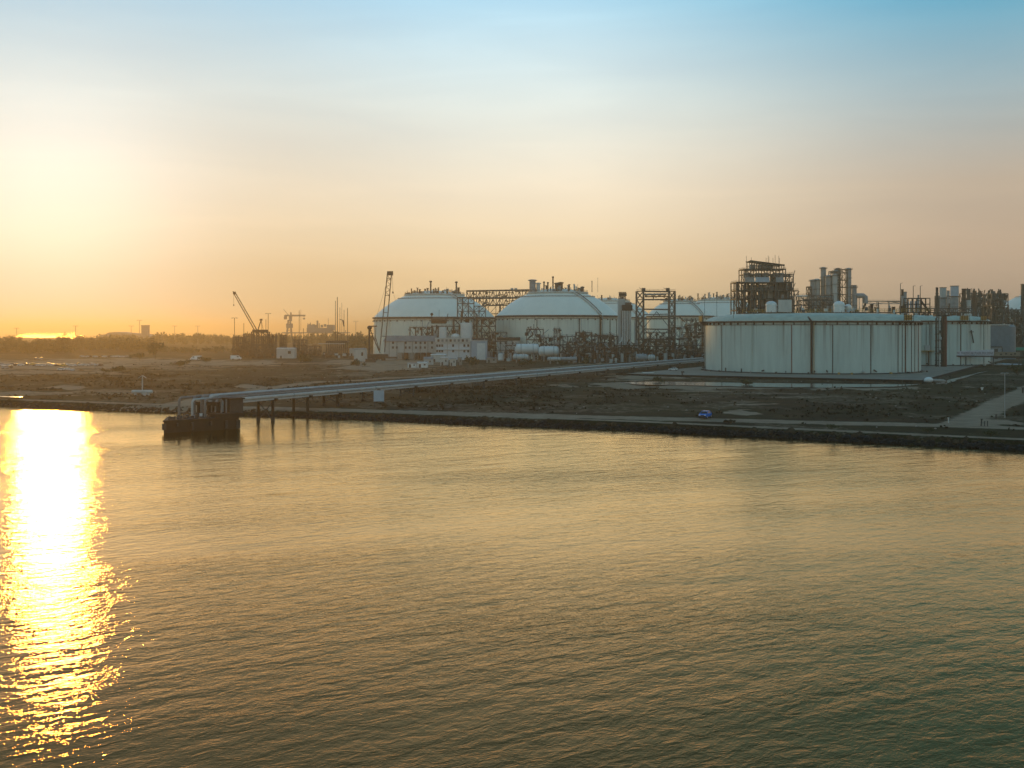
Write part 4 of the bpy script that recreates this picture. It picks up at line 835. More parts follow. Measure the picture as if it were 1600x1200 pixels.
# gantry sign over the plant road
Yb = 690; gb = Thing('gantry_sign', 'long pale sign with small dark lettering on a gantry beside the second low tank', 'sign', (X(1540, Yb), Yb, 2.5)); kb = Yb / FPX
def xs_(p): return (p - 1540) * kb
zb, zt = Z(556, Yb) - 2.5, Z(546.5, Yb) - 2.5
def quad_panel(x0, x1, z0a, z1a, z0b, z1b, d=.35):
    b = MB(); b.add([(x0, 0, z0a), (x1, 0, z0b), (x1, d, z0b), (x0, d, z0a), (x0, 0, z1a), (x1, 0, z1b), (x1, d, z1b), (x0, d, z1a)], [(0, 3, 2, 1), (4, 5, 6, 7), (0, 1, 5, 4), (1, 2, 6, 5), (2, 3, 7, 6), (3, 0, 4, 7)]); return b
gb.mesh('sign_panel', quad_panel(xs_(1483), xs_(1553), zb + .2, zb + 2.6, zb + .2, zt + .2), 'sign'); gb.mesh('end_sign_panel', quad_panel(xs_(1553.3), xs_(1594), zb, zt - 1.3, zb - .2, zt - 1.5), 'signb')
gb.beam('gantry_beam', (xs_(1481), .2, zb - .1), (xs_(1612), .2, zb - .7), .8, 'dark'); gb.beam('gantry_beam', (xs_(1553), 1.2, zb - 1.0), (xs_(1612), 1.2, zb - 1.4), .5, 'steel')
for p in (1510, 1553, 1593): gb.box('gantry_post', (xs_(p), .9, zb / 2 - .3), (.5, .5, zb), 'steel')
def lettering(t, s, x0, z, width, hgt, m, name):
    cu = bpy.data.curves.new(name, 'FONT'); cu.body = s; cu.size = 1; cu.extrude = .02; o = bpy.data.objects.new(name, cu); C.objects.link(o)
    bpy.context.view_layer.update(); dep = bpy.context.evaluated_depsgraph_get(); me = bpy.data.meshes.new_from_object(o.evaluated_get(dep)); bpy.data.objects.remove(o)
    xs2 = [v.co.x for v in me.vertices]; w0 = max(xs2) - min(xs2); h0 = max(v.co.y for v in me.vertices)
    me.transform(Matrix.Diagonal((width / w0, hgt / h0, 1, 1))); me.transform(Matrix.Rotation(math.pi / 2, 4, 'X')); me.materials.clear(); me.materials.append(M[m])
    o = link(name, me); o.matrix_basis = Matrix.Translation((x0, -.05, z)); return t._p(o, None)
lettering(gb, 'TC. THORSTAR POCK POLYMAR', xs_(1494.5), zb + 1.15, 57 * kb, 1.25, 'ink', 'sign_lettering'); lettering(gb, 'INDUSTRIAL ESTATE PLANT SITE', xs_(1507), zb + .42, 46 * kb, .42, 'ink', 'sign_lettering')
for i, p in enumerate((1564, 1572, 1580, 1586)): gb.box('sign_figure', (xs_(p), -.06, zb + .9 + (i % 2) * .4), (1.2, .06, 1.0), 'dark')

# lattice tower with cross floors
Yl = 800; kl = Yl / FPX; lt = Thing('lattice_tower', 'twin legged open lattice tower of dark steel between the domes and the low tank', 'lattice tower', (X(1025, Yl), Yl, 2.5))
def xl(p): return (p - 1025) * kl
zl = [0, 8] + [Z(y, Yl) - 2.5 for y in (535, 514, 498, 483, 468, 455)]
for p0, p1 in ((995, 1006), (1046, 1055)):
    for x in (xl(p0), xl(p1)):
        for y in (0, 5): lt.box('tower_leg', (x, y, zl[-1] / 2), (.75, .75, zl[-1]), 'steel')
    for i in range(len(zl) - 1):
        for y in (0, 5):
            lt.beam('tower_brace', (xl(p0), y, zl[i]), (xl(p1), y, zl[i + 1]), .4, 'steel'); lt.beam('tower_brace', (xl(p1), y, zl[i]), (xl(p0), y, zl[i + 1]), .4, 'steel'); lt.beam('tower_rung', (xl(p0), y, zl[i + 1]), (xl(p1), y, zl[i + 1]), .45, 'steel')
for i, z in enumerate(zl[2:]):
    for y in (0, 5): lt.beam('cross_beam', (xl(1006), y, z), (xl(1046), y, z - .3 * (i % 2)), .6, 'steel', .9)
for z, p0, p1 in ((zl[-1] - 2.2, 1006, 1046), (zl[-2] + 2, 1008, 1044), (zl[-2] + 3.4, 1010, 1040), (zl[4] + 3, 1006, 1046)): lt.tube('slung_pipe', (xl(p0), 1, z), (xl(p1), 2, z + .4), .42, q.choice(['steel', 'rust', 'grey']))
for i in range(16): p = 1009 + i * 2.1; lt.box('hung_gear', (xl(p), 2.5, zl[-2] + 2.6 + q.uniform(-1, 1.5)), (.7, 1, q.uniform(1, 3)), 'steel')
xm, zm = xl(1026), zl[4] + 5.2
for s in (1006, 1046):
    lt.beam('king_brace', (xl(s), 0, zl[3] + 1), (xm, 0, zm), .42, 'steel'); lt.beam('king_brace', (xl(s), 0, zl[2] + .5), (xm, 0, zl[3]), .42, 'steel')
    lt.beam('king_brace', (xl(s), 0, zl[3]), (xm, 0, zl[2] + .4), .42, 'steel'); lt.beam('king_brace', (xl(s), 0, .5), (xm, 0, zl[2]), .42, 'steel'); lt.beam('king_brace', (xl((s + 1026) / 2), 0, .5), (xm, 0, zl[2]), .35, 'steel')
for p in (1006, 1044): lt.box('head_gear', (xl(p), 2, zl[-1] + 1.3), (2.6, 2, 2.2), 'steel'); lt.beam('head_arm', (xl(p), 2, zl[-1] + 1), (xl(p - 7), 2, zl[-1] + 2.6), .3, 'steel')
railing(lt, [(xl(995), 0, 0), (xl(1055), 0, 0)], zl[-1] + .3, 'steel', 1.1, 3, th=.12)
# striped vertical pipes and tower left of it
Yv = 820; kv = Yv / FPX; t = Thing('vaporizer_bank', 'bank of parallel white vertical pipes under dark caps left of the lattice tower', 'vaporizer', (X(979, Yv), Yv, 2.5))
def xv(p): return (p - 979) * kv
z1, z0 = Z(485, Yv) - 2.5, Z(539, Yv) - 2.5
for p in (973, 975.5, 978, 980.5, 983, 985.5): t.tube('vaporizer_tube', (xv(p), -.4, z0), (xv(p), -.4, z1), .42, 'white')
t.box('bank_back', (xv(979), 1.8, (z0 + z1) / 2), (15 * kv, 2.4, z1 - z0), 'rust'); t.box('bank_cap', (xv(980), 1, z1 + 2.0), (16 * kv, 4.4, 4.2), 'dark'); t.box('cap_gear', (xv(982), 1, z1 + 5), (9 * kv, 3, 2.2), 'steel'); t.box('bank_foot', (xv(976), -.4, z0 - .8), (26 * kv, 3, .9), 'white')
t.box('bank_stand', (xv(979), 1, z0 / 2 - .8), (18 * kv, 4, z0 - 1.4), 'dark'); t.tube('side_tube', (xv(992), 0, 2), (xv(992), 0, z1 - 8), .45, 'pale')
b = MB(); b.tubepath([(xv(972), -.6, z0 + 6), (xv(971), -.8, z0 + 3), (xv(966), -1, z0 + 1)], .4, 8); t.mesh('header_pipe', b, 'white', True)
zc = Z(467, Yv) - 2.5; t.box('pale_tower', (xv(972), 5, zc / 2), (11 * kv, 5, zc), 'pale'); t.box('tower_frame', (xv(973), 5, zc + 1.8), (11 * kv, 5, .4), 'dark')
for i in range(6): t.beam('tower_post', (xv(968 + i * 2), 3, zc), (xv(968 + i * 2), 3, zc + 5), .5, 'dark'); t.box('tower_head', (xv(969 + i * 2), 5, zc + 3.4), (1, 2, 2.2), 'steel')
t.beam('tower_top', (xv(967), 3, zc + 5), (xv(979), 3, zc + 5), .5, 'dark')

# scaffolded process unit in front of the left dome
Yp = 870; kp = Yp / FPX
su = Thing('scaffold_unit', 'dense brown scaffold and piping in front of the left dome', 'process unit', (X(722, Yp), Yp, 2.5)); q = random.Random(61)
def xp(p): return (p - 722) * kp
zz = [0, 9, 16, Z(510, Yp) - 2.5, Z(498, Yp) - 2.5]
frame(su, [xp(p) for p in (674, 684, 696, 708)], (0, 8), zz[:4], 'steel', .5, .4, .7, deck=(2, 3), rail=(3,), r=q)
frame(su, [xp(p) for p in (708, 720, 740, 752, 764, 774)], (0, 8, 16), zz, 'steel', .55, .45, .8, deck=(3, 4), rail=(4,), r=q)
frame(su, [xp(p) for p in (714, 722, 731, 740)], (4, 14), [zz[4], Z(486, Yp) - 2.5, Z(474, Yp) - 2.5, Z(464, Yp) - 2.5], 'steel', .45, .35, .9, r=q)
frame(su, [xp(p) for p in (740, 748, 758)], (4, 14), [zz[4], Z(486, Yp) - 2.5, Z(478, Yp) - 2.5], 'steel', .45, .35, .9, r=q)
su.tube('white_vessel', (xp(729), -2, zz[1] - 2), (xp(729), -2, Z(505, Yp) - 2.5), 9.5 * kp, 'white'); su.ball('vessel_head', (xp(729), -2, Z(505, Yp) - 2.5), (9.5 * kp, 9.5 * kp, 1.2), 'white', shape='dish')
su.tube('white_vessel', (xp(692), -1, zz[1]), (xp(692), -1, Z(511, Yp) - 2.5), 3.2, 'white'); su.ball('pump_dome', (xp(712), -3, Z(526, Yp) - 2.5), (3.6, 3, 2.6), 'white'); su.tube('rust_drum', (xp(674), 0, Z(501, Yp) - 2.5), (xp(697), 0, Z(501, Yp) - 2.5), 2.4, 'rust')
for p, y in ((674, 491), (697, 490), (686, 484)): su.tube('flare_stub', (xp(p), 1, Z(505, Yp) - 2.5), (xp(p) + (1.5 if p == 697 else 0), 1, Z(y, Yp) - 2.5), .3 if p != 686 else .12, 'dark')
su.ball('stub_head', (xp(674.5), 1, Z(491, Yp) - 2.5), (1.2, 1, 1.2), 'dark')
for i in range(70):
    x = xp(q.uniform(664, 774)); z = q.uniform(5, 26) if x < xp(708) else q.uniform(5, 33); y = q.uniform(-1, 12); kk = q.random()
    if kk < .45: su.tube('process_pipe', (x, y, z), (x + q.choice([0, q.uniform(-7, 7)]), y, z + q.uniform(0, 7)), q.uniform(.2, .6), q.choice(['steel', 'rust', 'grey', 'dark', 'pale']))
    elif kk < .8: su.box('equipment', (x, y, z), (q.uniform(1, 4), 2, q.uniform(1, 3.5)), q.choice(['steel', 'rust', 'dark', 'grey']))
    else: su.tube('drum', (x, y, z), (x, y, z + q.uniform(2, 5)), q.uniform(.7, 1.6), q.choice(['pale', 'grey', 'rust', 'steel']))
# mixed process units in front of the central dome and the lattice tower
units = [(823, 849, 815, 515, 546, 'small brown valve frame before the central dome'), (866, 875, 810, 514, 545, 'narrow tower with pale panel before the central dome'), (875, 900, 790, 526, 552, 'braced steel table frame above the small white drums'), (900, 925, 800, 520, 552, 'frame with a tan cabinet left of the pale blue panel'), (925, 966, 790, 526, 558, 'dark tangled pipework left of the striped pipe bank'),
         (962, 1000, 780, 540, 560, 'dark pipework at the foot of the striped pipe bank'), (1000, 1052, 790, 530, 560, 'low grey frame under the lattice tower'), (1050, 1078, 800, 512, 558, 'rust coloured frame just right of the lattice tower'), (1074, 1100, 830, 508, 556, 'dark frame tucked against the edge of the nearest low tank'), (790, 824, 800, 540, 556, 'low frame behind the white bullet tanks'),
         (845, 880, 845, 528, 556, 'brown pipe frame deep behind the smaller bullet tank'), (880, 930, 770, 543, 560, 'low dark valve skid along the verge left of the pale blue panel'), (928, 964, 760, 545, 562, 'low dark valve skid along the verge below the pale blue panel'), (1006, 1048, 840, 520, 556, 'dark frame deep inside the lattice tower feet'), (1056, 1096, 770, 540, 560, 'low dark skid between the lattice tower and the nearest low tank'),
         (900, 960, 850, 524, 556, 'tall hazy pipe frame behind the pale blue panel'), (752, 792, 860, 520, 556, 'brown frame squeezed between the two domes above the end block'), (1066, 1096, 900, 500, 556, 'upright dark frame before the broad far dome'), (640, 676, 880, 512, 540, 'small brown frame above the long white building roof')]
for i, (p0, p1, Y, yt, yb, lab) in enumerate(units):
    q = random.Random(70 + i); t = Thing('process_unit', lab, 'process unit', (X((p0 + p1) / 2, Y), Y, 2.5), 0, 'process units in the yard'); w2 = (p1 - p0) / 2 * Y / FPX; zt = Z(yt, Y) - 2.5
    frame(t, list(np.linspace(-w2, w2, 3 if p1 - p0 < 30 else 5)), (0, 6), list(np.linspace(0, zt, 4)), 'steel' if i % 3 else 'rust', .45, .35, .7, deck=(2, 3), rail=(3,), r=q)
    for j in range(34 + int((p1 - p0) * .9)):
        x, z, y = q.uniform(-w2, w2), q.uniform(.5, zt), q.uniform(-2, 5); kk = q.random()
        if kk < .4: t.tube('process_pipe', (x, y, z), (x + q.choice([0, q.uniform(-5, 5)]), y, z + q.uniform(.5, 5)), q.uniform(.15, .5), q.choice(['steel', 'rust', 'grey', 'dark', 'pale']))
        elif kk < .78: t.box('equipment', (x, y, z), (q.uniform(.8, 3), 1.6, q.uniform(.8, 2.8)), q.choice(['steel', 'rust', 'dark', 'grey', 'dark']))
        else: t.tube('drum', (x, y, 0), (x, y, min(z + 1, 6)), q.uniform(.6, 1.5), q.choice(['pale', 'grey', 'rust', 'steel']))
Yq = 795; t = Thing('panel_cabin', 'pale blue panel cabin standing before the central dome', 'cabin', (X(940.5, Yq), Yq, 2.5)); t.box('cabin_wall', (0, 0, 9), (7, 3, 9.4), 'lightblue'); t.box('cabin_sign', (-.8, -1.6, 8), (3, .1, .6), 'dark'); t.box('cabin_sign', (-1.4, -1.6, 11), (2.6, .1, .4), 'dark'); t.box('cabin_stand', (0, 0, 2.2), (6, 2.6, 4.4), 'dark'); t.box('cabin_roof', (0, 0, 13.8), (7.6, 3.6, .4), 'steel')

# white bullets and drums
def bullet(label, p0, p1, py, Y, r, m='white', name='bullet_tank', grp='white horizontal tanks in the yard', rz=0.0):
    t = Thing(name, label, 'tank', (X((p0 + p1) / 2, Y), Y, 2.5), rz, grp); L2 = (p1 - p0) / 2 * Y / FPX - r * .6; z = Z(py, Y) - 2.5
    t.tube('barrel', (-L2, 0, z), (L2, 0, z), r, m)
    for s in (-1, 1): t.ball('end_cap', (s * L2, 0, z), (r * .6, r, r), m); t.box('saddle', (s * L2 * .65, 0, (z - r * .6) / 2), (.9, r * 1.5, max(z - r * .6, .4)), 'concrete'); t.tube('band', (s * L2 * .65 - .2, 0, z), (s * L2 * .65 + .2, 0, z), r * 1.03, 'grey')
    t.tube('manway', (L2 * .3, 0, z + r * .9), (L2 * .3, 0, z + r + .7), .5, 'grey'); return t
bullet('large white bullet tank left of its twin under the central dome', 804, 843, 545.5, 800, 3.9); bullet('white bullet tank with dark end ring right of the larger one', 841, 874, 549, 790, 3.7)
bullet('small pale tank lying below the larger bullet tanks', 801, 826, 558, 765, 2.0, 'pale'); bullet('smallest white tank lying low near the pipeline verge', 855, 876, 561, 740, 1.3, 'pale'); bullet('grey tank lying low below the braced table frame', 875, 902, 561, 745, 1.4, 'grey')
bullet('pale green rounded tank left of the grey sheds under the lattice tower', 993, 1012, 559, 745, 2.6, 'grey'); bullet('short round grey tank beside the grey sheds', 1012, 1024, 559, 740, 2.1, 'pale')
t = Thing('dome_hopper', 'stubby white upright tank on a pale stand left of the bullet tanks', 'tank', G(783.5, 564)); t.tube('hopper_body', (0, 0, 1), (0, 0, 5), 2.6, 'white'); t.ball('hopper_top', (0, 0, 5), (2.6, 2.6, 1.4), 'white', shape='dish'); t.tube('hopper_neck', (0, 0, 5.2), (0, 0, 6.4), .5, 'grey'); t.box('hopper_plinth', (0, 0, .5), (5.6, 5, 1), 'concrete')
def shed(label, p0, p1, ybase, h, dep, wall='pale', roof='white', grp='small sheds in the yard', rise=.5, rz=0.0, cat='shed', ndoor=1):
    g = G((p0 + p1) / 2, ybase); t = Thing('shed', label, cat, g, rz, grp); w_ = (p1 - p0) / FPX * g.y
    t.box('shed_wall', (0, dep / 2, h / 2), (w_, dep, h), wall)
    b = MB(); o_ = .3; b.add([(-w_ / 2 - o_, -o_, h), (w_ / 2 + o_, -o_, h), (w_ / 2 + o_, dep + o_, h), (-w_ / 2 - o_, dep + o_, h), (-w_ / 2 - o_, dep / 2, h + rise), (w_ / 2 + o_, dep / 2, h + rise)], [(0, 3, 2, 1), (0, 1, 5, 4), (2, 3, 4, 5), (1, 2, 5), (3, 0, 4)])
    t.mesh('shed_roof', b, roof)
    for i in range(ndoor): t.box('shed_door', (-w_ * .25 + w_ * .5 * i / max(ndoor - 1, 1), -.06, min(h * .4, 1.1)), (min(1.2, w_ * .2), .12, min(h * .75, 2.1)), 'dark')
    t.box('shed_window', (w_ * .22, -.06, h * .6), (w_ * .16, .1, h * .28), 'glass'); return t
for a in (('row of tiny white cabins at the verge left of the white sheds', 637, 651, 574.5, 2.6, 5, 'white', 'tin', .3), ('tiny white cabin beside the row of cabins', 652, 668, 574.5, 3.0, 5, 'white', 'pale', .5), ('gabled pale shed behind the tiny cabins', 662, 676, 570, 3.6, 8, 'pale', 'tin', 1.6),
          ('white flat roofed canopy shed in front of the two storey block', 673, 696, 566, 5.2, 8, 'pale', 'white', .4), ('pale cubic shed right of the canopy shed', 688, 700, 571, 5.0, 6, 'plaster', 'pale', .4), ('pale box shed with double doors before the two storey block', 703, 712, 572, 4.6, 5, 'plaster', 'tin', .3), ('narrow brown shed by the dark bush at the verge', 715, 721, 571, 5.0, 5, 'concrete', 'tin', .3),
          ('long white canopy roof right of the two storey block', 765, 790, 551, 5.5, 9, 'steel', 'white', .5), ('grey shed under the lattice tower with pale roof edge', 1012, 1032, 562, 6.0, 8, 'grey', 'pale', .3), ('lighter grey shed beside the one under the lattice tower', 1033, 1045, 561, 6.4, 7, 'lightblue', 'white', .4),
          ('dark grey shed right of the pair under the lattice tower', 1046, 1058, 561, 7.4, 7, 'steel', 'grey', 2.0), ('flat pale block low beside the white hopper', 760, 776, 567, 3.4, 5, 'concrete', 'tin', .2), ('hazy pale shed left of the small dark rig', 553, 571, 565, 9, 10, 'plaster', 'tin', .6), ('far pale cabin beside the hazy shed', 546, 560, 556, 6, 8, 'plaster', 'tin', .5),
          ('pale ruined shed among the dark debris right of the first crane', 432, 460, 560, 8, 9, 'plaster', 'white', .4)): shed(*a[:5], a[5], a[6], a[7], rise=a[8])
# two white office blocks
def block(label, p0, p1, Y, yroof, ywall, ybase, dep, rows, cols, wall, skip=(), roofm='tin', flat=False, zb=2.5):
    t = Thing('office_block', label, 'building', (X((p0 + p1) / 2, Y), Y, zb), 0, 'pale office blocks below the domes'); w_ = (p1 - p0) / FPX * Y; zw = Z(ywall, Y) - zb; zr = Z(yroof, Y) - zb
    t.box('wall', (0, dep / 2, zw / 2), (w_, dep, zw), wall)
    if flat: t.box('roof', (0, dep / 2, (zw + zr) / 2), (w_ + 1, dep + 1, zr - zw), roofm)
    else:
        b = MB(); b.add([(-w_ / 2 - .8, -.8, zw), (w_ / 2 + .8, -.8, zw), (w_ / 2 + .8, dep + .8, zw), (-w_ / 2 - .8, dep + .8, zw), (-w_ / 2 + 1, dep / 2, zr + 1.2), (w_ / 2 - 1, dep / 2, zr + 1.2)], [(0, 3, 2, 1), (0, 1, 5, 4), (2, 3, 4, 5), (1, 2, 5), (3, 0, 4)]); t.mesh('roof', b, roofm)
    for r_ in rows:
        z = Z(r_, Y) - zb
        for p in cols:
            if (r_, p) in skip: continue
            x = X(p, Y) - X((p0 + p1) / 2, Y); f = t.box('window_frame', (x, -.1, z), (1.5, .25, 1.9), 'tin'); t.box('pane', (x, -.2, z), (1.1, .16, 1.5), 'glass', parent=f)
    return t, w_
lb, lw = block('long white two storey building below the left dome, with a grey roof', 600, 682, 850, 527, 533.5, 560, 12, (535.5, 543), (614, 620, 634, 640, 650, 657, 664, 675), 'plaster', skip=((535.5, 620), (535.5, 640)))
for i in range(7): lb.tube('drain_pipe', (-lw / 2 + 4 + i * 6, -.2, 0), (-lw / 2 + 4 + i * 6, -.2, Z(534, 850) - 2.5), .12, 'steel')
for i in range(6): p = 626 + i * 9; x = X(p, 850) - X(641, 850); lb.box('ground_bay', (x, -2, 2.6), (3.2, 4, 5.2), ('concrete', 'rust', 'concrete', 'dark', 'rust', 'rust')[i])
fb, fw = block('white two storey block with balcony beams in front of the scaffold', 681, 735, 830, 528, 535.5, 561, 14, (540, 548.5), (683, 687, 691, 708, 725.5, 731.5), 'plastw', flat=True, roofm='plaster')
for y in (536, 546.5): z = Z(y, 830) - 2.5; fb.box('floor_band', (0, -.3, z), (fw + .6, .5, .5), 'plaster')
for i in range(4): fb.box('pilaster', (-fw / 2 + fw * i / 3, -.25, Z(536, 830) / 2 - 1.5), (.7, .4, Z(536, 830) - 3), 'plaster')
for i in range(8): fb.box('roof_slot', (-fw / 2 + 2 + i * fw / 8.5, -.62, Z(532, 830) - 2.5), (1.6, .2, 1.8), 'tin' if i % 3 else 'rust')
eb = Thing('end_block', 'plain windowless white end block joined to the two storey block', 'building', (X(748, 828), 828, 2.5)); ez = Z(532.5, 828) - 2.5; eb.box('wall', (0, 7, ez / 2), (26 * 828 / FPX, 14, ez), 'lightblue'); eb.box('parapet', (0, 7, ez + .2), (26.5 * 828 / FPX, 14.5, .5), 'plaster'); eb.box('roof_cabinet', (2, 6, ez + 1.2), (4, 4, 2), 'steel')
for i in range(7): eb.box('roof_cabinet', (-4 + i * 1.9, 3, ez + .9), (1, 1, q.uniform(1, 2.4)), 'steel')
eb.box('wall_panel', (1.8, -.1, ez * .45), (6.2, .12, ez * .85), 'white'); eb.tube('drain_pipe', (-5.8, -.2, 0), (-5.8, -.2, ez), .14, 'grey'); eb.box('door', (-3, -.1, 1.2), (1.3, .2, 2.3), 'dark')
block('low pale building with a dark flat roof right of the left dome', 777, 812, 860, 527, 532, 556, 9, (536,), (782, 790, 801), 'plaster', flat=True, roofm='dark')

# cranes
Ya = 830; ka = Ya / FPX
cr = Thing('crawler_crane', 'tall crawler crane with a long steep lattice boom beside the left dome', 'crane', G(597, 563.5))
cb = cr.o.location
def pc_(px, py, Y=None): Y = Y or cb.y; return Vector((X(px, Y), Y, Z(py, Y))) - cb
foot, tip = pc_(597, 550), pc_(608.5, 427)
for s in (-1, 1):
    cr.box('crawler_track', (s * 3 - 2, 0, .9), (2.0, 9, 1.8), 'dark')
cr.box('crane_body', (-3, 0, 3.4), (13, 4.6, 3.0), 'dark'); cr.box('counterweight', (-9.5, 0, 3.2), (4, 5, 3.6), 'dark'); cr.box('crane_cab', (3.5, -1.6, 3.4), (2.4, 2, 2.6), 'steel'); cr.box('crane_deck', (4, 0, 2.2), (14, 4, 1.2), 'dark')
cr.box('cab_window', (3.5, -2.65, 3.8), (1.8, .1, 1.2), 'glass')
d = (tip - foot).normalized(); nrm = Vector((d.z, 0, -d.x))
def bc(s, f, w0): return foot.lerp(tip, f) + nrm * s * w0
for s in (-1, 1):
    for yy in (-.7, .7): cr.beam('boom_chord', bc(s, 0, 1.9) + Vector((0, yy, 0)), bc(s, 1, 1.5) + Vector((0, yy, 0)), .5, 'dark')
for f in (.2, .5, .72, .93):
    cr.beam('boom_tie', bc(-1, f, 1.8), bc(1, f, 1.8), .45, 'dark')
for i in range(8):
    f0, f1 = .72 + i * .035, .72 + (i + 1) * .035; cr.beam('boom_lattice', bc(-1 if i % 2 else 1, f0, 1.5), bc(1 if i % 2 else -1, f1, 1.5), .28, 'dark')
cr.box('boom_head', tip + Vector((.5, 0, 0)), (4.4, 2, 3.0), 'dark'); cr.beam('boom_jib', bc(1, .72, 1.5), tip + Vector((1.8, 0, .6)), .5, 'dark'); cr.tube('hoist_rope', tip + Vector((2.2, 0, 0)), pc_(614, 456), .09, 'dark'); cr.box('hook_block', pc_(614, 457), (.9, .6, 1.4), 'dark')
cr.tube('hoist_rope', pc_(614, 456), pc_(618, 470), .06, 'dark'); cr.tube('pendant_rope', tip, pc_(590, 490), .08, 'dark'); cr.tube('pendant_rope', pc_(590, 490), pc_(585, 552), .07, 'dark')
sr = Thing('piling_rig', 'short dark rig with a bracketed mast left of the tall crane', 'rig', G(577, 566)); so = sr.o.location
def ps(px, py): return Vector((X(px, so.y), so.y, Z(py, so.y))) - so
sr.box('rig_mast', (0, 0, ps(577, 512).z / 2), (1.1, 1.1, ps(577, 512).z), 'dark'); sr.beam('rig_arm', ps(577, 510), ps(589, 509.5), .8, 'dark'); sr.beam('rig_leg', ps(586, 510), ps(586, 530), .5, 'dark'); sr.beam('rig_strut', ps(578, 514), ps(592, 548), .6, 'dark'); sr.beam('rig_strut', ps(587, 528), ps(594, 552), .5, 'dark'); sr.ball('rig_head', ps(577.5, 512), (1.7, 1.3, 1.5), 'dark'); sr.box('rig_base', (1, 0, 1.2), (7, 4, 2.4), 'dark')
for y in (516, 521, 527): sr.beam('rig_rung', ps(578, y), ps(578 + (y - 510) * .55, y), .3, 'dark')

cy = Thing('luffing_crane', 'luffing crane leaning left on a dark gantry at the left of the site', 'crane', (X(404, 925), 925, 2.5)); co = cy.o.location
def py_(px, py, dy=0): return Vector((X(px, 925), 925 + dy, Z(py, 925))) - co
zg = py_(404, 519).z
frame(cy, [py_(p, 520).x for p in (393, 401, 409, 418)], (0, 8), [0, zg * .5, zg - 4, zg], 'dark', .8, .6, .8, deck=(3,), r=random.Random(9), deckm='dark')
cy.box('crane_house', (py_(406, 520).x, 4, zg + .9), (11, 5, 2.4), 'dark'); cy.box('counterweight', (py_(413, 520).x, 4, zg + .7), (4, 4, 2), 'dark'); cy.box('crane_cab', (py_(395, 520).x, 3, zg + 1.1), (1.8, 2, 2.2), 'dark')
f_, tp = py_(398.5, 517, 4), py_(364.5, 457.5, 4); dd = (tp - f_).normalized(); nn = Vector((dd.z, 0, -dd.x))
for s in (-1, 1):
    for yy in (-.6, .6): cy.beam('boom_chord', f_ + nn * s * .95 + Vector((0, yy, 0)), tp + nn * s * .75 + Vector((0, yy, 0)), .42, 'dark')
for i in range(12): a_ = f_.lerp(tp, i / 12); b_ = f_.lerp(tp, (i + 1) / 12); cy.beam('boom_lattice', a_ + nn * (.85 if i % 2 else -.85), b_ + nn * (-.85 if i % 2 else .85), .13, 'dark')
cy.box('boom_head', tp, (2.2, 1.5, 2.2), 'dark'); cy.beam('boom_jib', tp, py_(362, 455, 4), .7, 'dark'); cy.tube('hoist_rope', py_(363.2, 456, 4), py_(363.4, 476, 4), .1, 'dark'); cy.box('hook_block', py_(363.4, 476.5, 4), (.7, .5, 1.2), 'dark')
mt = py_(406.5, 499.5, 4); cy.beam('mast_leg', py_(400.5, 518, 4), mt, .7, 'dark'); cy.beam('mast_leg', py_(409, 517, 6), mt, .22, 'dark'); cy.beam('mast_leg', py_(408, 517, 2), mt, .22, 'dark'); cy.box('mast_head', mt, (1.9, 1.2, 1.5), 'dark'); cy.beam('mast_arm', py_(403.5, 500, 4), py_(408.5, 499, 4), .4, 'dark')
# debris yard round the crane: dark ruined frames
for i, (p0, p1, Y, yt, lab) in enumerate(((364, 382, 925, 527, 'low ruined frame at the left foot of the luffing crane'), (380, 395, 940, 522, 'dark scrap frame left of the crane gantry'), (415, 430, 935, 523, 'dark scrap frame right of the crane gantry'), (386, 428, 890, 540, 'wide dark scrap heap in front of the crane gantry'), (438, 446, 960, 524, 'hazy upright frame beyond the pale ruined shed'), (458, 478, 930, 531, 'dark ruined frame with a roof stub right of the ruined shed'), (476, 500, 910, 541, 'low dark wreck pile between the ruined frame and the deck'))):
    q = random.Random(90 + i); t = Thing('scrap_frame', lab, 'scrap frame', (X((p0 + p1) / 2, Y), Y, 2.5), 0, 'dark frames in the debris yard'); w2 = (p1 - p0) / 2 * Y / FPX; zt = Z(yt, Y) - 2.5
    frame(t, list(np.linspace(-w2, w2, 4)), (0, 6), list(np.linspace(0, zt, 4)), 'dark', .5, .4, .9, deck=(1, 2), r=q)
    for j in range(26): x, z = q.uniform(-w2, w2), q.uniform(.3, zt) * q.uniform(.3, 1); t.box('scrap_piece', (x, q.uniform(-4, 6), z * .8 + .4), (q.uniform(.8, 3.2), q.uniform(.8, 2), q.uniform(.6, 3)), q.choice(['dark', 'dark', 'steel', 'rust']), rz=q.uniform(0, 3))
    for j in range(6): x = q.uniform(-w2, w2); t.tube('bent_pipe', (x, -1, 0), (x + q.uniform(-3, 3), 1, zt + q.uniform(-2, 3)), .2, 'dark')
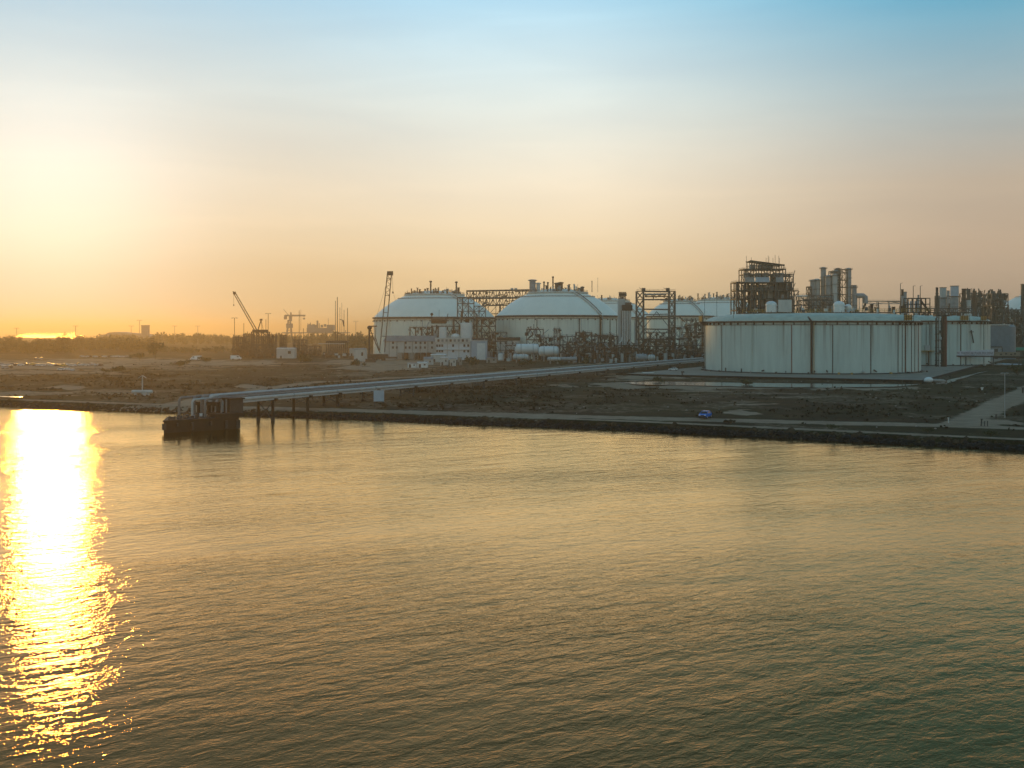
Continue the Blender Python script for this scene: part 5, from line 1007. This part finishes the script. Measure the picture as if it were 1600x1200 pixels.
# loading deck with tall masts
Ydk = 900; t = Thing('loading_deck', 'dark raised deck on posts carrying tall thin masts', 'deck', (X(525, Ydk), Ydk, 2.5)); zk = Z(534, Ydk) - 2.5; kk_ = Ydk / FPX
t.box('deck_slab', (1.5 * kk_, 3, zk), (34 * kk_, 8, 1.6), 'dark'); t.box('deck_edge', (-6 * kk_, -2, zk - 1.6), (42 * kk_, .5, .5), 'pale')
for i in range(12): t.box('deck_post', (-15 * kk_ + i * 3 * kk_, 0, zk / 2), (.7, .7, zk), 'dark'); 
for i in range(11): t.beam('deck_brace', (-15 * kk_ + i * 3 * kk_, 0, 2 + i % 3), (-12 * kk_ + i * 3 * kk_, 0, zk - 2), .3, 'dark')
for p, y, r in ((523.5, 470, .22), (526.5, 464, .3), (530.5, 480, .16), (533.5, 473, .12), (537, 484, .18), (542.5, 481, .24)): x = (p - 525) * kk_; t.tube('mast', (x, 2, zk), (x, 2, Z(y, Ydk) - 2.5), r, 'dark')
t.beam('mast_jib', ((530 - 525) * kk_, 2, Z(499, Ydk) - 2.5), ((536 - 525) * kk_, 2, Z(500.5, Ydk) - 2.5), .5, 'steel'); t.beam('mast_jib', ((535 - 525) * kk_, 2, Z(500, Ydk) - 2.5), ((537 - 525) * kk_, 2, Z(510, Ydk) - 2.5), .9, 'steel')
q = random.Random(17)
for i in range(26): t.box('stored_gear', (q.uniform(-20, 20) * kk_, q.uniform(-6, -2), q.uniform(.6, 4)), (q.uniform(.8, 3), 1.4, q.uniform(.8, 3)), q.choice(['dark', 'steel', 'pale', 'rust', 'dark']))

# far shipyard, seen through the haze
Yf = 2150; kf = Yf / FPX; fc = Thing('shipyard_crane', 'far hammerhead shipyard crane fading into the haze', 'crane', (X(452, Yf), Yf, 2.5))
def pf(px, py): return Vector(((px - 452) * kf, 0, Z(py, Yf) - 2.5))
for s in (-1, 1):
    for yy in (-5, 5): fc.beam('tower_leg', pf(452 + s * 4.5, 532) + Vector((0, yy, 0)), pf(452 + s * 1.6, 500) + Vector((0, yy * .4, 0)), 1.5, 'far')
for y in (524, 516, 508): fc.beam('tower_tie', pf(447.5, y), pf(456.5, y), 1.2, 'far'); fc.beam('tower_brace', pf(447.5, y), pf(456, y - 8), 1, 'far')
fc.box('crane_house', pf(452.5, 509) , (9 * kf, 10, 7 * kf), 'far'); fc.box('slew_top', pf(454, 497), (4 * kf, 7, 12), 'far'); fc.beam('crane_jib', pf(445, 493), pf(477, 493), 3.2, 'far'); fc.box('counterweight', pf(446, 496), (3.6 * kf, 6, 6 * kf), 'far'); fc.beam('top_post', pf(454.5, 493), pf(454.5, 488), 2.4, 'far'); fc.beam('luffing_boom', pf(452, 494), pf(443, 483), .9, 'far')
fc.box('hook_block', pf(475, 498), (3 * kf, 3, 3), 'far'); fc.tube('hoist_rope', pf(475, 493), pf(475, 498), .4, 'far')
fp = Thing('offshore_platform', 'far offshore platform on legs fading into the haze', 'platform', (X(500, Yf), Yf, 2.5))
def pg(px, py): return Vector(((px - 500) * kf, 0, Z(py, Yf) - 2.5))
fp.box('long_deck', pg(494, 520), (104 * kf, 20, 2.2), 'far'); fp.box('hull', pg(500, 516), (38 * kf, 24, 7.5 * kf), 'far'); fp.box('hull', pg(517, 512), (10 * kf, 20, 9 * kf), 'far'); fp.box('accommodation', pg(487, 510), (12 * kf, 14, 5 * kf), 'far')
for p in (435, 447, 461, 470, 482, 489, 497, 504, 511, 519, 528, 536): a_ = pg(p, 520); fp.box('platform_leg', (a_.x, 0, a_.z / 2), (1.5, 1.5, a_.z), 'far')
for i in range(10): p = 482 + i * 5; fp.beam('leg_brace', pg(p, 531), pg(p + 5, 521), .7, 'far')
for p, y, r in ((485, 504, .8), (496, 501, 1.8), (499, 505, .8), (470, 484, .35), (513, 497, .4), (481, 505, .6), (540, 519, .8)): a_, b_ = pg(p, 516), pg(p, y); fp.tube('deck_mast', a_, b_, r, 'far')
for p in (484, 490, 494, 503, 508): fp.box('deck_module', pg(p, 507.5 + p % 3), (3 * kf, 8, 4 * kf), 'far')
hl = Thing('distant_hall', 'far low hall with curved roof against the glow left of the tower block', 'building', (X(188, Yf), Yf, 2.5))
b = MB(); hp = [(157, 532), (157, 523), (164, 522.5), (170, 519.5), (180, 518.7), (192, 520), (206, 521), (220, 522), (232, 525), (236, 532)]
P0 = [((p - 188) * kf, Z(y, Yf) - 2.5) for p, y in hp]; n = len(P0); b.add([(x, 0, z) for x, z in P0] + [(x, 60, z) for x, z in P0], [tuple(range(n)), tuple(range(n, 2 * n))[::-1]] + [(i, n + i, n + (i + 1) % n, (i + 1) % n) for i in range(n)]); hl.mesh('hall_body', b, 'far')
for i in range(9): hl.box('hall_bay', ((160 + i * 7 - 188) * kf, -.4, 5), (4 * kf, .8, 8), 'tin')
tw = Thing('tower_block', 'far square tower block rising from the treeline in the haze', 'building', (X(225.7, Yf - 40), Yf - 40, 2.5)); kt = (Yf - 40) / FPX; z = Z(508, Yf - 40) - 2.5; tw.box('tower_body', (0, 6, z / 2), (10 * kt, 12, z), 'far'); tw.box('tower_parapet', (0, 6, z - .8), (10.6 * kt, 12.8, 1.8), 'far')
for i in range(5):
    for j in range(3): tw.box('window', ((-3.2 + j * 3.2) * kt, -.15, z - 4 - i * 4.4), (1.6 * kt, .4, 1.8), 'tin')
tl = Thing('distant_warehouse', 'far small warehouse right of the hazy tower block', 'building', (X(246, Yf), Yf, 2.5)); z = Z(523.5, Yf) - 2.5; tl.box('warehouse_wall', (0, 6, z / 2), (11 * kf, 12, z), 'far'); tl.box('warehouse_roof', (0, 6, z + .4), (11.6 * kf, 13, .8), 'tin'); tl.box('warehouse_opening', (1.4 * kf, -.3, z / 2 - 1), (6 * kf, .6, z * .6), 'tin')
# ------------------------------------------------------------------ vegetation
def leafmesh(name, centres, sizes, m, flat=.5, seed=1):
    """leaf-sized quads, one per centre, turned at random"""
    g = np.random.default_rng(seed); c = np.asarray(centres, float); n = len(c); s = np.asarray(sizes, float)[:, None]
    a = g.normal(size=(n, 3)); a /= np.linalg.norm(a, axis=1)[:, None]; r = g.normal(size=(n, 3)); r[:, 2] *= flat
    b = np.cross(a, r); b /= np.linalg.norm(b, axis=1)[:, None]; a, b = a * s, b * s * g.uniform(.45, .9, (n, 1))
    v = np.stack([c - a, c - b * .8, c + a, c + b], 1).reshape(-1, 3)
    me = bpy.data.meshes.new(name); me.vertices.add(4 * n); me.vertices.foreach_set('co', v.reshape(-1).astype(np.float32))
    me.loops.add(4 * n); me.loops.foreach_set('vertex_index', np.arange(4 * n, dtype=np.int32)); me.polygons.add(n); me.polygons.foreach_set('loop_start', np.arange(0, 4 * n, 4, dtype=np.int32))
    me.update(calc_edges=True); me.validate(); me.materials.append(m); return me
def crownpts(g, c, r, h, n, lobes=7):
    """leaf centres in an uneven crown made of several lobes"""
    out = []
    L_ = [(np.array(c) + np.array([g.normal() * r * .45, g.normal() * r * .45, g.uniform(-.25, .45) * h]), r * g.uniform(.35, .62), h * g.uniform(.25, .42)) for _ in range(lobes)]
    for i in range(n):
        q, lr, lh = L_[g.integers(lobes)]; d = g.normal(size=3); d /= np.linalg.norm(d); d *= g.uniform(.55, 1.05)
        out.append(q + d * np.array([lr, lr, lh]))
    return out
def tree(label, px, py, top, wpx, seed, name='tree', grp='trees on the sandy lot', n=420, bush=False):
    g = np.random.default_rng(seed); p = G(px, py); t = Thing(name, label, 'bush' if bush else 'tree', p, 0, grp); H = Z(top, p.y) - 2.5; r = wpx / 2 * p.y / FPX
    th = H * (.12 if bush else .35)
    b = MB()
    b.tubepath([(0, 0, -.2), (g.normal() * .1, 0, th * .6), (g.normal() * .2, g.normal() * .2, th * 1.3), (g.normal() * .3, 0, H * .8)], max(.08, H * .025), 6); t.mesh('trunk', b, 'trunk')
    for k in range(4):
        a = k * 1.6 + g.uniform(0, 1); t.beam('limb', (0, 0, th), (math.cos(a) * r * .6, math.sin(a) * r * .6, H * g.uniform(.5, .8)), max(.06, H * .02), 'trunk')
    pts = crownpts(g, (0, 0, (H + th) / 2), r, H - th, n)
    o = link('crown', leafmesh('crown', pts, g.uniform(.05, .11, len(pts)) * (H * .5 + r), M['leaf'], seed=seed)); o.parent = t.o
    return t
for a in (('round dark tree on the sandy lot, nearest the parked vans', 243, 561, 538.5, 24, 1), ('small dark tree farther left of the round one', 205, 549, 536.5, 15, 2), ('low spreading tree at the left foot of the round dark tree', 218, 563, 552.5, 22, 3)): tree(*a)
for i, a in enumerate((('low brown mounded bush in the sandy lot', 281, 573, 563, 30), ('pair of low bushes at the edge of the dark scrub, left of centre', 186, 584, 574, 28), ('dark bush at the verge below the white end block', 737, 573, 559, 24), ('dark bush between two bright wet strips left of the tank pad', 1030, 598, 590, 20), ('small bush on the wet strip in front of the nearest low tank', 1166, 602, 594, 22),
                       ('dark bush at the verge right of the hopper', 822, 571, 562, 20), ('low bush on the verge below the bullet tanks', 880, 571, 564, 16), ('dark bush at the foot of the braced table frame', 915, 569, 558, 18), ('bush left of the lot where the light board stands', 165, 583, 576, 16), ('low bush on the crest strip right of the blue car', 1300, 669, 663.5, 20), ('bush on the crest strip near the road junction', 1450, 675, 668, 24), ('bush on the crest strip at the right frame edge', 1548, 681, 674, 26), ('bush by the sign gantry over the blue litter', 1590, 588, 572, 26), ('dark bush at the lot edge left of the luffing crane', 322, 567, 559, 26), ('low dark bush right of the pale ruined shed', 475, 566, 556, 34), ('bush by the loading deck foot', 560, 572, 563, 22))):
    tree(*a, 30 + i, name='bush', grp='bushes in the scrub', n=300, bush=True)
# woods: masses at the back
g = np.random.default_rng(5); pts = []; szs = []
def woodband(p0, p1, Y0, Y1, h0, h1, n, per, ls):
    for i in range(n):
        Y = g.uniform(Y0, Y1); px = g.uniform(p0, p1); h = g.uniform(h0, h1) * (.75 + .5 * vnoise(px, 0, 14, 5)); r = g.uniform(3.0, 5.5)
        c = crownpts(g, (X(px, Y), Y, 2.5 + h * .55), r, h * .95, per, 4); pts.extend(c); szs.extend(g.uniform(.6, 1.3, len(c)) * ls)
woodband(-120, 110, 1030, 1300, 8, 13.2, 330, 70, 1.0)
woodband(90, 240, 1150, 1500, 9, 14, 240, 60, 1.1)
wd = link('woods', leafmesh('woods', pts, szs, M['leaf'], seed=9)); tag(wd, kind='stuff')
pts, szs = [], []
woodband(150, 620, 1600, 2250, 9, 14.5, 520, 44, 1.7); woodband(540, 590, 1150, 1400, 10, 15, 60, 50, 1.2); woodband(1480, 1900, 1300, 1700, 8, 14, 160, 40, 1.5); woodband(230, 420, 1050, 1200, 3, 6, 70, 40, .9)
wd = link('far_woods', leafmesh('far_woods', pts, szs, M['leaf'], seed=10)); tag(wd, kind='stuff')
# scrub tufts
pts, szs = [], []
N_ = 52000; xx = g.uniform(-330, 400, N_); vv = g.triangular(6.5, 40, 430, N_); yy = shore(xx) + vv
k = (np.abs(xx / np.maximum(yy, 1)) < .5) & (g.uniform(size=N_) > bare(xx, yy) * 1.5 + .1) & (g.uniform(size=N_) < np.clip(vnoise(xx, yy, 11, 31) * 1.9 - .5, .03, 1) * np.clip(vnoise(xx, yy, 45, 33) * 2.2 - .4, .15, 1) * np.where(xx > 20, .55, 1))
poly = PC
def inpad(x, y):
    c = False; n = len(poly); j = n - 1
    for i in range(n):
        if (poly[i].y > y) != (poly[j].y > y) and x < (poly[j].x - poly[i].x) * (y - poly[i].y) / (poly[j].y - poly[i].y) + poly[i].x: c = not c
        j = i
    return c
xx, yy, vv = xx[k], yy[k], vv[k]; zz_ = height(xx, yy, vv)
for x, y, z in zip(xx, yy, zz_):
    if inpad(x, y): continue
    r = g.uniform(.22, .5) * (2.2 if g.uniform() < .03 else 1); n = 6
    q = g.normal(size=(n, 3)) * [r * .8, r * .8, r * .35] + [x, y, z + r * .35]; pts.extend(q); szs.extend(g.uniform(.16, .34, n) * (1 + r))
sc = link('scrub', leafmesh('scrub', pts, szs, M['scrub'], flat=.8, seed=12)); tag(sc, kind='stuff')
# loose stones and pale litter on the open ground
lit = MB(); q = random.Random(77)
for i in range(420):
    x = q.uniform(-260, 300); v = q.uniform(8, 330); y = float(shore(x)) + v
    if inpad(x, y): continue
    s = q.uniform(.1, .32); lit.box((x, y, float(height(np.array(x), np.array(y), np.array(v))) + s * .3), (s * 1.6, s, s * .8), q.uniform(0, 3))
o = link('rubble', lit.mesh('rubble', M['concrete'])); tag(o, kind='stuff')

# ------------------------------------------------------------------ vehicles
def vehicle(name, label, cat, loc, rz, paint, van=False, grp='parked vehicles'):
    t = Thing(name, label, cat, loc, rz, grp); w2 = .88; b = MB()
    if van: prof = [(-2.4, .35), (2.3, .35), (2.35, .95), (1.75, 1.2), (1.2, 1.95), (-2.4, 2.05)]
    else: prof = [(-2.15, .38), (2.1, .35), (2.2, .75), (1.9, .92), (1.0, 1.02), (-1.5, 1.08), (-2.15, 1.0)]
    n = len(prof); ins = .06
    rings = [(-w2, .96), (-w2 + ins, 1.0), (w2 - ins, 1.0), (w2, .96)]
    for y, s in rings: b.v += [(x * s, y, .35 + (z - .35) * (s if z > .5 else 1)) for x, z in prof]
    for k in range(3): b.f += [(k * n + i, k * n + (i + 1) % n, (k + 1) * n + (i + 1) % n, (k + 1) * n + i) for i in range(n)]
    b.f += [tuple(range(n)), tuple(range(3 * n, 4 * n))[::-1]]
    t.mesh('body', b, paint, True)
    if not van:
        def ring(x0, x1, z, w): return [(x0, -w, z), (x1, -w, z), (x1, w, z), (x0, w, z)]
        b = MB(); b.add(ring(-1.75, 1.05, 1.04, w2 - .05) + ring(-1.2, .35, 1.5, w2 - .2), [(0, 1, 5, 4), (1, 2, 6, 5), (2, 3, 7, 6), (3, 0, 4, 7)]); t.mesh('windows', b, 'glass')
        t.box('cabin_roof', (-.42, 0, 1.53), (1.7, 1.36, .07), paint)
        for s in (-1, 1):
            t.beam('roof_pillar', (1.0, s * (w2 - .06), 1.05), (.36, s * (w2 - .2), 1.5), .08, paint); t.beam('roof_pillar', (-1.7, s * (w2 - .06), 1.05), (-1.2, s * (w2 - .2), 1.5), .09, paint); t.beam('roof_pillar', (-.35, s * (w2 - .06), 1.05), (-.4, s * (w2 - .2), 1.5), .08, paint)
    else:
        t.box('windscreen', (1.5, 0, 1.55), (.1, 1.4, .55), 'glass')
        for s in (-1, 1): t.box('side_window', (.75, s * (w2 + .005), 1.5), (.8, .04, .45), 'glass')
    for x in (-1.35, 1.35):
        for s in (-1, 1):
            wl = t.tube('wheel', (x, s * (w2 - .2), .33), (x, s * (w2 + .03), .33), .33, 'rubber'); t.tube('wheel_rim', (x, s * (w2 + .02), .33), (x, s * (w2 + .05), .33), .2, 'silver', parent=wl)
    for s in (-1, 1): t.box('headlight', (2.16 if not van else 2.33, s * .62, .74), (.08, .34, .16), 'white'); t.box('tail_light', (-2.17 if not van else -2.41, s * .66, .82), (.06, .26, .18), 'red'); t.box('door_mirror', (.85, s * (w2 + .1), 1.08), (.12, .2, .14), paint)
    t.box('bumper', (2.2 if not van else 2.36, 0, .5), (.1, 1.6, .22), 'black'); t.box('bumper', (-2.2 if not van else -2.42, 0, .5), (.1, 1.6, .22), 'black'); t.box('grille', (2.22 if not van else 2.37, 0, .72), (.05, .8, .14), 'black'); return t
bc_ = vehicle('car', 'bright blue car alone on the shore track', 'car', G(1102, 653, 2.42), math.radians(-118), 'blue'); bc_.o.scale = (1.15,) * 3
vehicle('car', 'white car parked on the pad at the left end of the nearest low tank', 'car', G(1052, 579, 2.78), math.radians(160), 'white').o.scale = (1.15,) * 3
vans = vehicle('van', 'white van left of the luffing crane, nearer the round tree', 'van', G(306, 563), math.radians(170), 'white', True, 'white vans on the sandy lot'); vans.o.scale = (1.7,) * 3
v2 = dup(vans, G(369, 562.5), 'white van parked in front of the dark scrap heap', math.radians(10), scale=1.7)
protos = {m: vehicle('car', f'{w} car among the glinting cars on the sandy lot', 'car', (0, 0, -1), 0, m, grp='cars parked on the sandy lot') for m, w in (('white', 'white'), ('silver', 'silver'), ('black', 'black'), ('ochre', 'yellow'))}
first = dict.fromkeys(protos, True); q = random.Random(41); words = {'white': 'white', 'silver': 'silver', 'black': 'black', 'ochre': 'yellow'}
spots = [(p + q.uniform(-2, 2), 571.5 + q.uniform(-1.2, 1.2)) for p in range(2, 160, 6)] + [(8, 576), (14, 575.5), (96, 579), (106, 578.5), (112, 580), (64, 562), (58, 561.5)] + [(128 + i * 7, 558 + (i % 2) * .5) for i in range(11)]
near_ = ('leftmost group', 'left group', 'middle group', 'glinting right group', 'far right end')
for i, (p, y) in enumerate(spots):
    m = 'ochre' if i in (8, 16) else q.choice(['white', 'white', 'silver', 'black', 'silver']); row = f'in the {near_[min(int(p // 34), 4)]} of the long row on the sandy lot' if i < 27 else 'near the lot edge before the main row' if i < 32 else 'behind the main row, alone' if i < 34 else 'in the far row below the woods'
    tilt = ''; lab = f'{words[m]} car {row}'; loc = G(p, y); rz = q.uniform(-.4, .4) + (math.pi if q.random() < .5 else 0) + (1.2 if q.random() < .25 else 0)
    if first[m]: first[m] = False; t = protos[m].o; t.location = loc; t.rotation_euler = (0, 0, rz); t['label'] = lab
    else: dup(protos[m], loc, lab, rz)

# ------------------------------------------------------------------ masts, posts and small things by the tracks
def lampmast(label, px, ytop, ybase, r, head=True, grp='thin light masts', m='steel', Y=None):
    p = G(px, ybase) if Y is None else Vector((X(px, Y), Y, 2.5)); t = Thing('light_mast', label, 'mast', p, 0, grp); h = Z(ytop, p.y) - 2.5
    t.tube('mast_pole', (0, 0, 0), (0, 0, h), r, m); t.tube('mast_foot', (0, 0, 0), (0, 0, .6), r * 2.2, 'concrete')
    if head:
        for s in (-1, 1): t.beam('lamp_arm', (0, 0, h), (s * r * 8, 0, h + r), r * 1.2, m); t.box('lamp_head', (s * r * 9, 0, h), (r * 5, r * 3, r * 1.6), m)
for a in (('thin light mast left of the bright sea glint', 26, 513, 545, .3, True, 'thin light masts', 'steel', 1500), ('thin light mast right of the bright sea glint', 118, 509.5, 545, .3, True, 'thin light masts', 'steel', 1500), ('light mast just left of the far tower block', 205, 509.5, 0, .4, True, 'thin light masts', 'far', 1900), ('tall light mast nearest the far tower block', 218, 500.5, 0, .4, True, 'thin light masts', 'far', 1900),
          ('light mast over the far woods right of the tower block', 273, 509.5, 0, .35, True, 'thin light masts', 'far', 1800), ('light mast over the far woods left of the luffing crane', 309, 509.5, 0, .35, True, 'thin light masts', 'far', 1800), ('light mast under the hook of the luffing crane', 366.5, 497, 0, .24, True, 'thin light masts', 'dark', 960), ('bare pole rising from the scrap frame under the boom', 381, 505, 0, .2, False, 'thin light masts', 'dark', 930),
          ('left pole of the close pair right of the crane mast', 415.5, 499, 0, .2, False, 'thin light masts', 'dark', 950), ('right taller pole of the close pair beside the crane mast', 419, 490, 0, .22, True, 'thin light masts', 'dark', 950), ('pole in front of the hammerhead crane jib', 467.5, 485, 0, .2, False, 'thin light masts', 'dark', 930), ('short pole right of the hammerhead crane', 474, 513, 0, .2, False, 'thin light masts', 'dark', 930),
          ('light mast over the woods right of the tall deck masts', 556, 502, 0, .3, True, 'thin light masts', 'far', 1600)): lampmast(*a)
lampmast('tall slim lamp post beside the side road at the right', 1570, 583, 653, .09, True, 'roadside lamp posts', 'grey')
for p, y0, y1, r, lab in ((1533, 655, 665, .16, 'leaning dark post left of three at the road junction'), (1538.5, 658.5, 665.5, .1, 'middle short post of three at the road junction'), (1543, 658, 665.5, .1, 'right short post of three at the road junction'), (1556.5, 648, 654, .16, 'lone post in the middle of the side road'), (1482, 653, 660, .13, 'pale post at the corner of the scrub field'), (1449, 655, 660, .11, 'small post at the scrub edge left of the junction'), (1598, 606, 614, .3, 'dark post by the side road at the frame edge'), (1534.5, 606, 609.5, .3, 'single white marker in the dark scrub field'), (1120, 589, 594, .15, 'thin stub beside the wet strip below the nearest tank')):
    g_ = G(p, y1); t = Thing('post', lab, 'post', g_, 0, 'posts by the tracks'); h = (y1 - y0) / FPX * g_.y; mm = 'white' if p == 1534.5 else 'pale' if p in (1482,) else 'dark'
    t.tube('post_shaft', (0, 0, -.1), (.12 if p == 1533 else 0, 0, h), r, mm); t.box('post_cap', (.12 if p == 1533 else 0, 0, h), (r * 2.6, r * 2.6, r * 1.2), mm)
g_ = G(1451, 597); t = Thing('stone_block', 'pale wrapped block lying outside the pad corner', 'block', g_); t.ball('block_body', (0, 0, .9), (2.0, 1.4, 1.3), 'white'); t.ball('block_end', (4, 1.5, .5), (4.2, 1.6, .8), 'concrete'); t.ball('block_flap', (-1.0, -.5, .5), (1.4, .9, .7), 'pale')
g_ = G(1013, 583.5); t = Thing('white_trough', 'low white trough on the bare ground left of the white car', 'trough', g_); t.box('trough_body', (0, 0, .35), (6, 1.2, .5), 'white'); t.box('trough_end', (-3, 0, .4), (.3, 1.3, .7), 'pale'); t.box('trough_end', (3, 0, .4), (.3, 1.3, .7), 'pale')
g_ = G(1066, 587.5); t = Thing('kerb_post', 'dark squat post with a cap standing by the pad kerb', 'post', g_); t.tube('post_shaft', (0, 0, 0), (0, 0, 2.0), .28, 'dark'); t.box('post_head', (.2, 0, 2.0), (1.5, .6, .7), 'dark'); t.box('post_base', (0, 0, .3), (1.1, .8, .6), 'steel')
g_ = G(1577, 571); t = Thing('tarpaulin_heap', 'pale blue sheet heap lying in the scrub under the gantry sign', 'tarpaulin', g_)
for i in range(6): t.ball('sheet_fold', (-6 + i * 2.4, i % 2, .6), (2.6, 1.2, .9 - .1 * i), 'lightblue' if i % 3 else 'grey'); 
t.box('flat_sheet', (-7, -2, .5), (8, 1.2, .25), 'pale')
g_ = G(1138, 660); t = Thing('rubble_pile', 'small pale rubble pile on the crest strip below the blue car', 'rubble', g_); q = random.Random(3)
for i in range(12): o = link('stone', rockm[i % 7]); o.parent = t.o; o.matrix_basis = Matrix.Translation((q.uniform(-1.6, 1.6), q.uniform(-.7, .7), q.uniform(.1, .5))) @ Matrix.Scale(q.uniform(.25, .5), 4)
g_ = G(637, 636); t = Thing('stone_heap', 'dark stone heap on the crest strip right of the white board', 'stones', g_)
for i in range(16): o = link('stone', rockm[i % 7]); o.parent = t.o; o.matrix_basis = Matrix.Translation((q.uniform(-2.6, 1.6), q.uniform(-.7, .7), q.uniform(.1, .8))) @ Matrix.Scale(q.uniform(.3, .7), 4)
# ------------------------------------------------------------------ haze
hb = MB(); hb.box((0, 19000, 42.5), (70000, 39400, 93))
hm = bpy.data.materials.new('haze'); hm.use_nodes = True; hm.node_tree.nodes.clear()
ho = hm.node_tree.nodes.new('ShaderNodeOutputMaterial'); hv = hm.node_tree.nodes.new('ShaderNodeVolumePrincipled')
hv.inputs['Color'].default_value = (*HAZE_COL, 1); hv.inputs['Density'].default_value = HAZE_D; hv.inputs['Anisotropy'].default_value = HAZE_G
hm.node_tree.links.new(hv.outputs[0], ho.inputs['Volume'])
tag(link('haze', hb.mesh('haze', hm)), kind='stuff')
